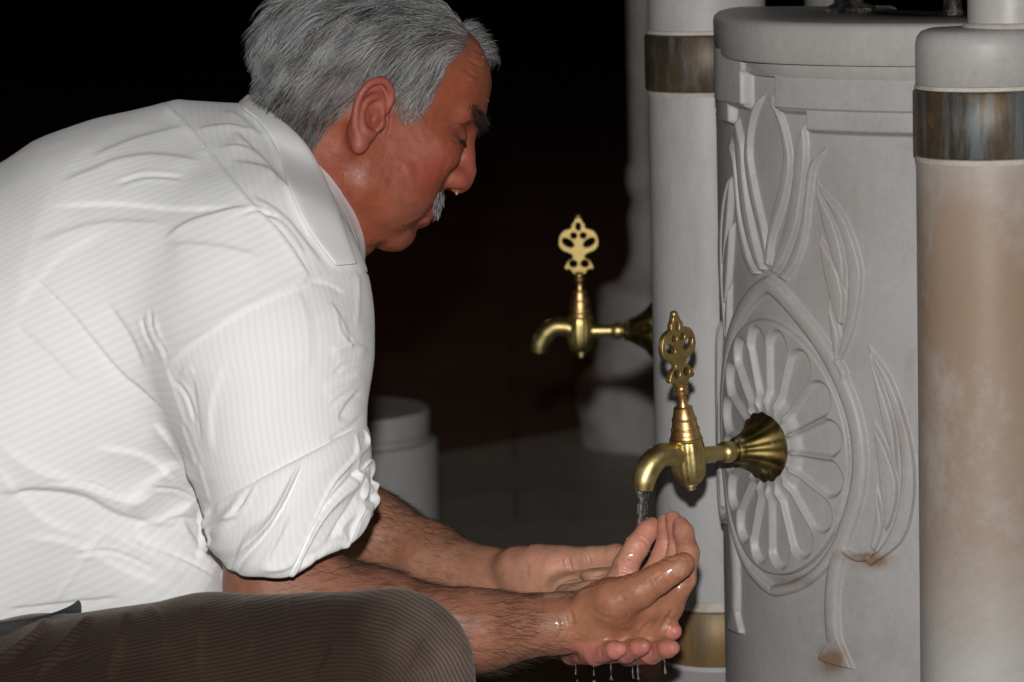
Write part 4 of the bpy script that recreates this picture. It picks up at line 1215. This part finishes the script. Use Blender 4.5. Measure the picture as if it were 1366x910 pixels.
# collar: a leaf folded over the neck band
def loft(rows, nsub=6):
    S = [spline(r, nsub) for r in rows]; V = []; Fq = []; n = len(S[0])
    for s_ in S: V += list(s_)
    for i in range(len(S) - 1):
        for j in range(n - 1): Fq.append((i * n + j, i * n + j + 1, (i + 1) * n + j + 1, (i + 1) * n + j))
    return np.array(V), Fq
topc = [(478, 352, 3.04), (459, 298, 3.00), (441, 252, 2.985), (411, 194, 2.985), (374, 158, 3.015), (343, 134, 3.07), (332, 126, 3.13), (350, 134, 3.18), (400, 190, 3.20), (455, 290, 3.17), (476, 345, 3.11)]
outc = [(448, 355, 2.985), (409, 303, 2.965), (386, 254, 2.955), (371, 203, 2.965), (347, 164, 3.00), (325, 146, 3.06), (318, 139, 3.12), (336, 150, 3.19), (370, 200, 3.235), (420, 300, 3.22), (450, 352, 3.15)]
inc = [(468, 362, 3.05), (452, 310, 3.02), (432, 266, 3.01), (402, 214, 3.012), (366, 178, 3.035), (336, 152, 3.085), (328, 146, 3.13), (345, 152, 3.17), (395, 210, 3.18), (448, 305, 3.15), (468, 355, 3.10)]
def mid(a, b, t, off): return [tuple(np.array(p) * (1 - t) + np.array(q_) * t + np.array([0, 0, off])) for p, q_ in zip(a, b)]
rows = [inc, mid(inc, topc, .6, -.001), topc, mid(topc, outc, .12, -.0045), mid(topc, outc, .5, -.006), mid(topc, outc, .85, -.003), outc]
V, Fq = loft([[P(*p) for p in r] for r in rows])
sq = proj(sv); sfront = (normals(sv, sF) @ AXF) < 0.2
sq = sq[sfront]; cqv = proj(V); ncol = len(V) // len(rows)
for i_ in range(len(V)):
    if cqv[i_, 2] > 3.08 or i_ < ncol * 2: continue
    m_ = (np.abs(sq[:, 0] - cqv[i_, 0]) < 5) & (np.abs(sq[:, 1] - cqv[i_, 1]) < 5)
    if m_.any():
        d_ = sq[m_, 2].min() - (.0035 if i_ >= ncol * 3 else .0045)
        if d_ < cqv[i_, 2]: V[i_] = P(cqv[i_, 0], cqv[i_, 1], d_)
V2 = V.reshape(len(rows), ncol, 3); V2[2:, 1:-1] = V2[2:, 1:-1] * .5 + .25 * (V2[2:, :-2] + V2[2:, 2:]); V = V2.reshape(-1, 3)
co = mesh_obj('collar', V - PO, Fq, M_collar, person)
md = co.modifiers.new('Solidify', 'SOLIDIFY'); md.thickness = 0.0022; md.offset = 0
md = co.modifiers.new('Subdivision', 'SUBSURF'); md.levels = 1; md.render_levels = 1

# ------------------------------------------------------------------ trousers
LA = [P(-75, 1010, 2.90), P(280, 926, 2.80), P(520, 897, 2.72), P(556, 1150, 2.72), P(560, 1500, 2.74)]
LR = [.105, .0825, .0668, .062, .056]
legN = chain(LA, LR, .008)
LB = [P(-60, 950, 3.22), P(280, 940, 3.32), P(470, 925, 3.40), P(500, 1100, 3.42), P(505, 1370, 3.43)]
legF = chain(LB, LR, .008)
hips = [('u', .05, s_cone(P(-110, 1045, 2.98), P(-100, 1045, 3.16), .135, .135)), ('u', .03, s_cone(P(-70, 985, 2.97), P(60, 930, 2.90), .09, .065))]
lo = np.array([P(-120, 900, 3.1)[0] - .2, 2.58, 0.05]); hi = np.array([P(660, 900, 2.7)[0] + .03, 3.55, P(300, 740, 2.8)[2]])
tv, tF = sdf_mesh(legN + legF + hips, lo, hi, 0.003, 2)
tq = proj(tv)
def wale_of(ax, R_):
    a_ = proj(np.array(ax))[:, :2]; line = spline(a_, 8); d, sd, _ = polydist(tq[:, 0], tq[:, 1], line)
    m_ = d * sd * tq[:, 2] / FPX
    return R_ * np.arcsin(np.clip(m_ / R_, -1, 1)) + .15 * (tq[:, 2] - 2.9)
wale = np.where(tv[:, 1] < 3.02, wale_of(LA, .092), wale_of(LB, .092))
tr_strokes = [([(175, 805), (161, 858), (142, 915)], 4.5, 9, 'f'), ([(272, 795), (268, 850), (262, 900)], 3.0, 10, 'f'), ([(130, 815), (90, 860), (40, 905)], 5.2, 9, 'f'), ([(70, 815), (50, 850), (-10, 890)], 6.0, 8, 'f'),
              ([(500, 905), (490, 860), (478, 830)], -3.3, 10, 'f'), ([(545, 905), (560, 870), (570, 850)], -2.7, 8, 'f'), ([(330, 792), (336, 830), (330, 880)], 2.1, 8, 'f'), ([(390, 790), (388, 815), (384, 835)], 1.5, 3, 'g'), ([(20, 905), (80, 880), (140, 880)], -3.8, 10, 'f'),
              ([(190, 800), (215, 830), (220, 880)], 2.7, 9, 'f'), ([(420, 905), (440, 880), (446, 850)], 2.4, 10, 'f')]
tv = sculpt(tv, tF, tr_strokes)
tn = normals(tv, tF)
tv = tv + tn * (.0010 * fbm(tv * 11, 3, 44))[:, None]
wear_sheen = np.clip(sstep(450, 620, tq[:, 0] - .35 * (tq[:, 1] - 800)) + .35 * sstep(18, 2, tq[:, 1] - np.interp(tq[:, 0], [0, 75, 300, 420, 500, 560, 600, 635], [870, 828, 793, 786, 787, 806, 838, 905])), 0, 1) * (.75 + .25 * fbm(tv * 40, 2, 3))  # knee wear; sheen along knee and thigh top painted into the colour
def cord_mat():
    t = NT('brown_corduroy'); s = t.attr('wale'); v = t.coord('Object')
    w = t.math('MULTIPLY_ADD', t.math('SINE', t.math('MULTIPLY', s, 2 * math.pi / 0.0032)), 0.5, 0.5)
    n = t.noise(v, 9, 4, 0.6, 0.5); f = t.noise(v, 700, 2)
    rib = t.mix(t.ramp(n, [(0.35, 0.0), (0.7, 1.0)]), (0.034, 0.021, 0.0155), (0.050, 0.032, 0.024))
    ws_ = t.math('MULTIPLY', t.attr('wear_sheen'), 0.8)
    rib = t.mix(ws_, rib, (0.25, 0.19, 0.158))
    c = t.mix(t.ramp(w, [(0.15, 0.0), (0.5, 1.0)]), t.mix(0.55, rib, (0.012, 0.008, 0.006)), rib)
    t.p(Base_Color=c, Roughness=0.85); t.b.inputs['Specular IOR Level'].default_value = 0.1
    t.b.inputs['Sheen Weight'].default_value = 0.12; t.b.inputs['Sheen Roughness'].default_value = 0.4; t.b.inputs['Sheen Tint'].default_value = (0.85, 0.74, 0.66, 1)
    t.bump(t.math('ADD', w, t.math('MULTIPLY', f, 0.3)), 0.6, 0.0005)
    return t.m
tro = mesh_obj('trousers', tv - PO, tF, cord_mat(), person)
set_attr(tro, 'wale', wale); set_attr(tro, 'wear_sheen', wear_sheen)

# belt and shoes
M_dark = NT('black_leather'); M_dark.p(Base_Color=(.015, .014, .016, 1), Roughness=.75); M_dark = M_dark.m
mb = MB(); pts = [P(*q_) for q_ in ((-220, 850, 3.05), (-130, 852, 2.88), (-40, 850, 2.835), (20, 846, 2.83), (62, 838, 2.85), (92, 826, 2.90), (100, 815, 3.0), (60, 808, 3.2), (-80, 805, 3.26), (-180, 825, 3.2), (-220, 850, 3.05))]
mb.tube(spline(pts, 5), .0125, 10, flat=.35, cap=False); mb.build('belt', M_dark, person).location = -PO
for A_ in (LA, LB):
    a = A_[-1]; mb = MB()
    pth = [a + np.array(q_) for q_ in ((-.07, 0, 0), (-.03, 0, 0), (.04, 0, 0), (.11, 0, 0), (.17, 0, 0))]
    for p_ in pth: p_[2] = 0.045
    for p_, hgt in zip(pth, (.040, .047, .045, .038, .03)): p_[2] = hgt
    mb.tube(pth, [.036, .046, .045, .042, .026], 20)
    mb.build('shoe', M_dark, person).location = -PO
sl = P(-70, 940, 3.06)
st2 = stool((sl[0], sl[1], 0.004), 0.15, 0.385)
tag(st2, 'round white marble stool the man sits on', 'stool', 'marble stools')
# ------------------------------------------------------------------ hair, grown as real strands
def strands(name, roots, dirs, lens, rads, cols, steps, flow, height, surf, mat, parent, curl=0.0, nseg=None, sides=3, keep=0.5):
    """roots (n,3) world; flow(p)->direction; height (n,) how far the strand rides above surf(p)->(d, normal)"""
    n = len(roots); p = roots.copy(); d = dirs.copy(); path = [p.copy()]
    st_ = (lens / steps)[:, None]; ph = RNG.uniform(0, 6.28, n)
    for k in range(steps):
        b = flow(p)
        d = keep * d + (1 - keep) * b
        d /= np.linalg.norm(d, axis=1)[:, None] + 1e-9
        p = p + d * st_
        if surf is not None:
            dist, nn = surf(p); t = (k + 1) / steps
            want = height * min(1, 1.9 * t) * (1 - .35 * t)
            p = p + nn * (np.maximum(want - dist, 0) * .8 + np.minimum(want + .004 - dist, 0) * .25)[:, None]
        path.append(p.copy())
    path = np.stack(path, 1)
    m = steps + 1
    tang = np.gradient(path, axis=1); tang /= np.linalg.norm(tang, axis=2)[..., None] + 1e-9
    ref = np.tile(AXF, (n, m, 1)); u = np.cross(tang, ref); u /= np.linalg.norm(u, axis=2)[..., None] + 1e-9; w = np.cross(tang, u)
    tt = np.linspace(0, 1, m); prof = np.clip(1.15 - tt ** 2.2, .12, 1)
    V = []
    for s_ in range(sides):
        a = 2 * math.pi * s_ / sides
        V.append(path + (rads[:, None] * prof[None])[..., None] * (math.cos(a) * u + math.sin(a) * w))
    V = np.stack(V, 2).reshape(-1, 3)
    idx = np.arange(n * m * sides).reshape(n, m, sides); F = []
    for s_ in range(sides):
        a, b = idx[:, :-1, s_], idx[:, :-1, (s_ + 1) % sides]; c, e = idx[:, 1:, (s_ + 1) % sides], idx[:, 1:, s_]
        F.append(np.stack([a, b, c, e], -1).reshape(-1, 4))
    o = mesh_obj(name, V - PO, np.concatenate(F), mat, parent)
    set_attr(o, 'shade', np.repeat(cols, m * sides))
    return o


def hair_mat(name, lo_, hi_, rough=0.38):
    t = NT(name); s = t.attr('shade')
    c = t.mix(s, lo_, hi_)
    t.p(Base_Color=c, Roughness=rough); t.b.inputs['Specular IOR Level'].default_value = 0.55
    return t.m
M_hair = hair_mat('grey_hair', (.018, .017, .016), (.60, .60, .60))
M_armhair = hair_mat('dark_body_hair', (.014, .009, .007), (.06, .035, .022), .5)

hs_prims = head_base + neck[:2]
def head_surf(p):
    D = ev(hs_prims, p.astype(np.float32)); e = .0015; g = np.zeros_like(p)
    for a in range(3):
        q = p.copy(); q[:, a] += e; g[:, a] = ev(hs_prims, q.astype(np.float32)) - D
    g /= np.linalg.norm(g, axis=1)[:, None] + 1e-9
    return D, g

def sample(mask, count):
    """random points on the body inside a per-vertex mask (0..1)"""
    f = bF[(mask[bF] > 0.02).all(1)]
    a = np.linalg.norm(np.cross(bv[f[:, 2]] - bv[f[:, 0]], bv[f[:, 3]] - bv[f[:, 1]]), axis=1) * mask[f].mean(1)
    k = RNG.choice(len(f), count, p=a / a.sum()); q = f[k]
    w = RNG.dirichlet((1, 1, 1, 1), count)
    return (bv[q] * w[..., None]).sum(1), bn[q].mean(1), q[:, 0]

def unit(v): return v / (np.linalg.norm(v, axis=1)[:, None] + 1e-9)

def comb(p):
    h = to_head(p); F, L, U = h.T; sg = np.sign(L + 1e-6)
    top = sstep(55, 100, U); front = sstep(20, 75, F); nape = sstep(15, -45, U) * sstep(10, -40, F); side = 1 - top
    d = np.stack([-.50 + .0 * F, 0 * F, -1.0 + .0 * F], 1)
    d = d * (1 - top[:, None]) + top[:, None] * np.stack([-.85 + 0 * F, sg * .65 * (1 - front * .4), -.45 + 0 * F], 1)
    d = d * (1 - nape[:, None]) + nape[:, None] * np.stack([-.05 + 0 * F, 0 * F, -1 + 0 * F], 1)
    sb = sstep(45, 15, U) * sstep(8, 22, F)
    d = d * (1 - sb[:, None]) + sb[:, None] * np.stack([-.10 + 0 * F, 0 * F, -1 + 0 * F], 1)
    w = fbm(h / 17.0, 2, 61); w2 = fbm(h / 17.0 + 50, 2, 62)
    w3 = fbm(h / 6.0, 1, 63); w4 = fbm(h / 6.0 + 20, 1, 64)
    d = d + np.stack([.38 * w + .28 * w3, .25 * w2 + .2 * w4, .35 * w2 + .15 * w3], 1)
    return unit(d @ HA)

mask = ((scm > 0) & ishead & (~isear)).astype(float) * sstep(-1, 3, scm)
NH = 21000
r, nn, q = sample(mask, NH)
hF, hL, hU = to_head(r).T
edge = np.clip(scalp_mask(hF, hL, hU), 0, 40)
sideb = sstep(45, 15, hU) * sstep(5, 20, hF)
ln = (.018 + .030 * sstep(25, 80, hU)) * (.35 + .65 * sstep(0, 14, edge)) * RNG.uniform(.7, 1.15, NH) * (1 - .72 * sideb)
nape = sstep(5, -40, hU) * sstep(10, -40, hF)
ln = ln + .010 * nape + .008 * sstep(-40, -80, hF)
hgt = RNG.uniform(.0008, 1, NH) ** 1.2 * (.005 + .008 * sstep(0, 95, hU) + .008 * sstep(-40, -90, hF) + .006 * sstep(30, -40, hU) * sstep(-20, -60, hF)) * (.15 + .85 * sstep(0, 16, edge)) * (1 - .75 * sideb)
cl = fbm(np.stack([hF, hL, hU], 1) / 12.0, 2, 71); cl2 = vnoise(np.stack([hF, hL, hU], 1) / 3.0, 73)
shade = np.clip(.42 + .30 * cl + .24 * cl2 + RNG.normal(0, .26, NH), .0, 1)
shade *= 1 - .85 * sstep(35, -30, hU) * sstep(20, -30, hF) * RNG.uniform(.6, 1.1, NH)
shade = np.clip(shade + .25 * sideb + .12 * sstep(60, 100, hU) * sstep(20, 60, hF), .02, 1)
d0 = unit(.55 * nn + comb(r) + RNG.normal(0, .13, (NH, 3)))
jit = RNG.normal(0, .10, (NH, 3))
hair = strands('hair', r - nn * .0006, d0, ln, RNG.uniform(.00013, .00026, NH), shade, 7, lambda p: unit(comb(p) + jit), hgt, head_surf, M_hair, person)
# forelock that rises over the forehead on the far side of the parting
NFk = 2600
fr_ = np.stack([RNG.uniform(58, 94, NFk), RNG.uniform(-52, 14, NFk), np.zeros(NFk)], 1)
fr_[:, 2] = 99 + (97 - fr_[:, 0]) * .55 - np.abs(fr_[:, 1]) * .08
rt = HO + (fr_ @ HA) * .001
for _ in range(3):
    D_, g_ = head_surf(rt); rt = rt - g_ * D_[:, None]
sw = np.linspace(0, 1, 1)
def fore_flow(p):
    h = to_head(p); F, L, U = h.T
    d = np.stack([.45 - .03 * np.maximum(F - 92, 0), -.75 + .0 * F, .10 - .018 * np.maximum(F - 92, 0)], 1)
    return unit(d @ HA)
jf = RNG.normal(0, .16, (NFk, 3))
D_, g_ = head_surf(rt)
d0 = unit(g_ * 1.0 + (np.array([[.55, -.1, .15]]) @ HA) + RNG.normal(0, .15, (NFk, 3)))
strands('forelock', rt, d0, RNG.uniform(.022, .036, NFk), RNG.uniform(.00014, .00026, NFk), np.clip(RNG.normal(.5, .22, NFk), .05, 1), 7, lambda p: unit(fore_flow(p) + jf), RNG.uniform(.006, .018, NFk), head_surf, M_hair, hair)

# moustache
mk = np.exp(-(((F_ - 91) / 9) ** 2 + ((U_ + 43) / 7) ** 2)) * (np.abs(L_) < 40) * ishead * (U_ < -32) * (U_ > -54)
NM = 1500
r, nn, q = sample(np.where(mk > .12, 1.0, 0.0), NM); h_ = to_head(r)
d0 = unit(nn * .32 + (np.stack([.05 + 0 * h_[:, 0], .55 * np.sign(h_[:, 1]), -.9 + 0 * h_[:, 0]], 1) @ HA) + RNG.normal(0, .22, (NM, 3)))
strands('moustache', r - nn * .0004, d0, RNG.uniform(.0055, .0095, NM), RNG.uniform(.00013, .00024, NM), np.clip(RNG.normal(.24, .32, NM), .0, 1), 4, lambda p: np.tile((np.array([[.1, .1, -1.0]]) @ HA)[0], (len(p), 1)), np.full(NM, .001), None, M_hair, person, keep=.72)
# eyebrows, each side its own
for sgn in (1, -1):
    mk = (np.abs(U_ - 39 - .06 * (np.abs(L_) - 25)) < 6) & (L_ * sgn > 8) & (L_ * sgn < 56) & ishead & (F_ > 62)
    NE = 340
    r, nn, q = sample(mk.astype(float), NE); h_ = to_head(r)
    d0 = unit(nn * (.9 if sgn < 0 else .45) + (np.stack([(.3 if sgn < 0 else -.1) + 0 * h_[:, 0], .8 * sgn + 0 * h_[:, 0], .05 - .35 * RNG.random(NE)], 1) @ HA) + RNG.normal(0, .28, (NE, 3)))
    strands('eyebrow', r - nn * .0004, d0, RNG.uniform(.006, .017, NE) * (1.25 if sgn < 0 else 1), RNG.uniform(.00010, .00018, NE), np.clip(RNG.normal(-.02, .12, NE), 0, .7), 4, lambda p: np.tile((np.array([[.25, .7 * sgn, -.55]]) @ HA)[0], (len(p), 1)), np.full(NE, .001), None, M_hair, person, keep=.75)
    # lashes along the lowered upper lid, eye beneath
    mb = MB(); pts = [H(*(np.array([77.5, 31 * sgn, 17]) + np.array([14.6 * math.cos(a) * .93, sgn * 14.6 * math.sin(a), -4.2 - 1.2 * math.cos(a)]))) for a in np.linspace(-.9, 1.25, 12)]
    mb.tube([p_ - PO for p_ in pts], [.0008] + [.0018] * 10 + [.0008], 8); mb.build('eyelash', M_armhair, person).data.attributes.new('shade', 'FLOAT', 'POINT')
    mb = MB(); mb.ball(H(77.3, 31 * sgn, 14.5) - PO, (.0128, .0128, .0105), 20, 12)
    mb.build('eye', M_eye if 'M_eye' in globals() else M_dark, person)

# hair of the forearms
def arm_hair(mk, NA, ax, lmin, lmax):
    r, nn, q = sample(mk, NA)
    side = np.cross(nn, ax); d0 = unit(.28 * nn + ax * .8 + side * RNG.normal(.25, .55, NA)[:, None] - AXU * .18)
    jf = RNG.normal(0, .25, (NA, 3))
    return strands('arm_hair', r - nn * .0003, d0, RNG.uniform(lmin, lmax, NA), RNG.uniform(.00006, .00011, NA), RNG.random(NA) ** 2, 4, lambda p: unit(ax + jf - .12 * AXU), np.full(NA, .001), None, M_armhair, bodyo_parent, keep=.7)
bodyo_parent = person
mk = ((~ishead) & (x > 290) & (x < 770) & (dep < 3.03) & (y > 740)).astype(float) * sstep(790, 700, x) * (.35 + .65 * sstep(-.5, .3, fbm(bv * 30, 2, 81)))
arm_hair(mk, 6500, unit((P(745, 834, 2.97) - P(500, 829, 2.94))[None])[0], .009, .019)
mk = ((~ishead) & (x > 440) & (x < 650) & (dep > 3.10) & (y > 640)).astype(float) * sstep(650, 590, x) * (.35 + .65 * sstep(735, 705, y))
arm_hair(mk, 3000, unit((P(650, 766, 3.17) - P(500, 716, 3.24))[None])[0], .009, .017)

# ------------------------------------------------------------------ running water
def water_mat():
    t = NT('clear_water'); t.p(Base_Color=(1, 1, 1, 1), Roughness=0.02); t.b.inputs['Transmission Weight'].default_value = 0.975; t.b.inputs['IOR'].default_value = 1.333
    return t.m
M_water = water_mat()
bpy.context.view_layer.update()
mouth = np.array(tap.matrix_world @ Vector((.1425, 0, -.0275)))
land = P(848, 752, 2.995); land[:2] = mouth[:2] + np.array([-.002, 0])
mb = MB(); n_ = 40; pts = []; rr_ = []
for i in range(n_):
    t_ = i / (n_ - 1); z = mouth[2] + .002 + (land[2] - mouth[2]) * t_
    pts.append((mouth[0] + .0007 * math.sin(9 * t_) - .001 * t_, mouth[1] + .0006 * math.sin(13 * t_ + 1), z))
    rr_.append((.0056 - .0014 * min(1, t_ * 3)) * (1 + .22 * math.sin(23 * t_) + .14 * math.sin(51 * t_)))
mb.tube(pts, rr_, 18, flat=.6)
tag(mb.build('water_stream', M_water), 'thin clear stream of water running from the near tap into the hands', 'water')
mb = MB()
for px, py, ln_, r_ in ((768, 886, 14, .0009), (815, 884, 24, .0010), (850, 878, 30, .0014), (843, 880, 26, .0010), (886, 874, 26, .0011), (792, 884, 18, .0007)):
    a = P(px, py, 2.945); L_len = ln_ / 1500.0
    prof_ = np.linspace(0, 1, 14)
    mb.tube([a - np.array([-.001 * t_ * (1 if px > 830 else 0), 0, L_len * t_]) for t_ in prof_], [r_ * (.55 + .35 * math.sin(10 * t_ + px) + (.9 if t_ > .85 else 0) * (1 - (t_ - .93) ** 2 * 150)) if t_ < .99 else r_ * .2 for t_ in prof_], 10)
    for k in range(4):
        mb.ball(a - np.array([RNG.normal(0, .0012), 0, L_len + .004 + .012 * k + RNG.uniform(0, .006)]), RNG.uniform(.0007, .0016), 10, 6)
for k in range(9):
    t_ = RNG.random(); mb.ball(mouth + np.array([RNG.normal(0, .005), RNG.normal(0, .004), -.01 - .05 * t_]), RNG.uniform(.0006, .0013), 10, 6)
tag(mb.build('water_drips', M_water), 'drops and threads of water dripping below the cupped hands', 'water', kind='stuff')
# wet beads on skin
mk = np.zeros(len(bv)); mk += (~ishead) * (x > 620) * near * 1.0 + (~ishead) * (x > 490) * near * .4
mk += ishead * near * (F_ > 60) * (U_ > 20) * (scm < 0) * .6 + ishead * near * (np.abs(F_ - 2) < 14) * (U_ < -28) * (U_ > -60) * 1.5
r, nn, q = sample(np.clip(mk, 0, 1.5), 120)
mb = MB()
for p_, n_v in zip(r, nn):
    rad_ = RNG.uniform(.00035, .0007) * (1.25 if RNG.random() < .12 else 1); mb.ball(p_ + n_v * rad_ * .2 - PO, rad_, 8, 5)
tip_ = H(104, 6, -29) - PO; mb.ball(tip_, (.0014, .0014, .0019), 12, 8)
tb = NT('water_bead_on_skin'); tb.p(Base_Color=(.48, .28, .2, 1), Roughness=.04); tb.b.inputs['Specular IOR Level'].default_value = .9; tb.b.inputs['Coat Weight'].default_value = .6
o = mb.build('water_beads', tb.m, person); tag(o, kind='stuff')
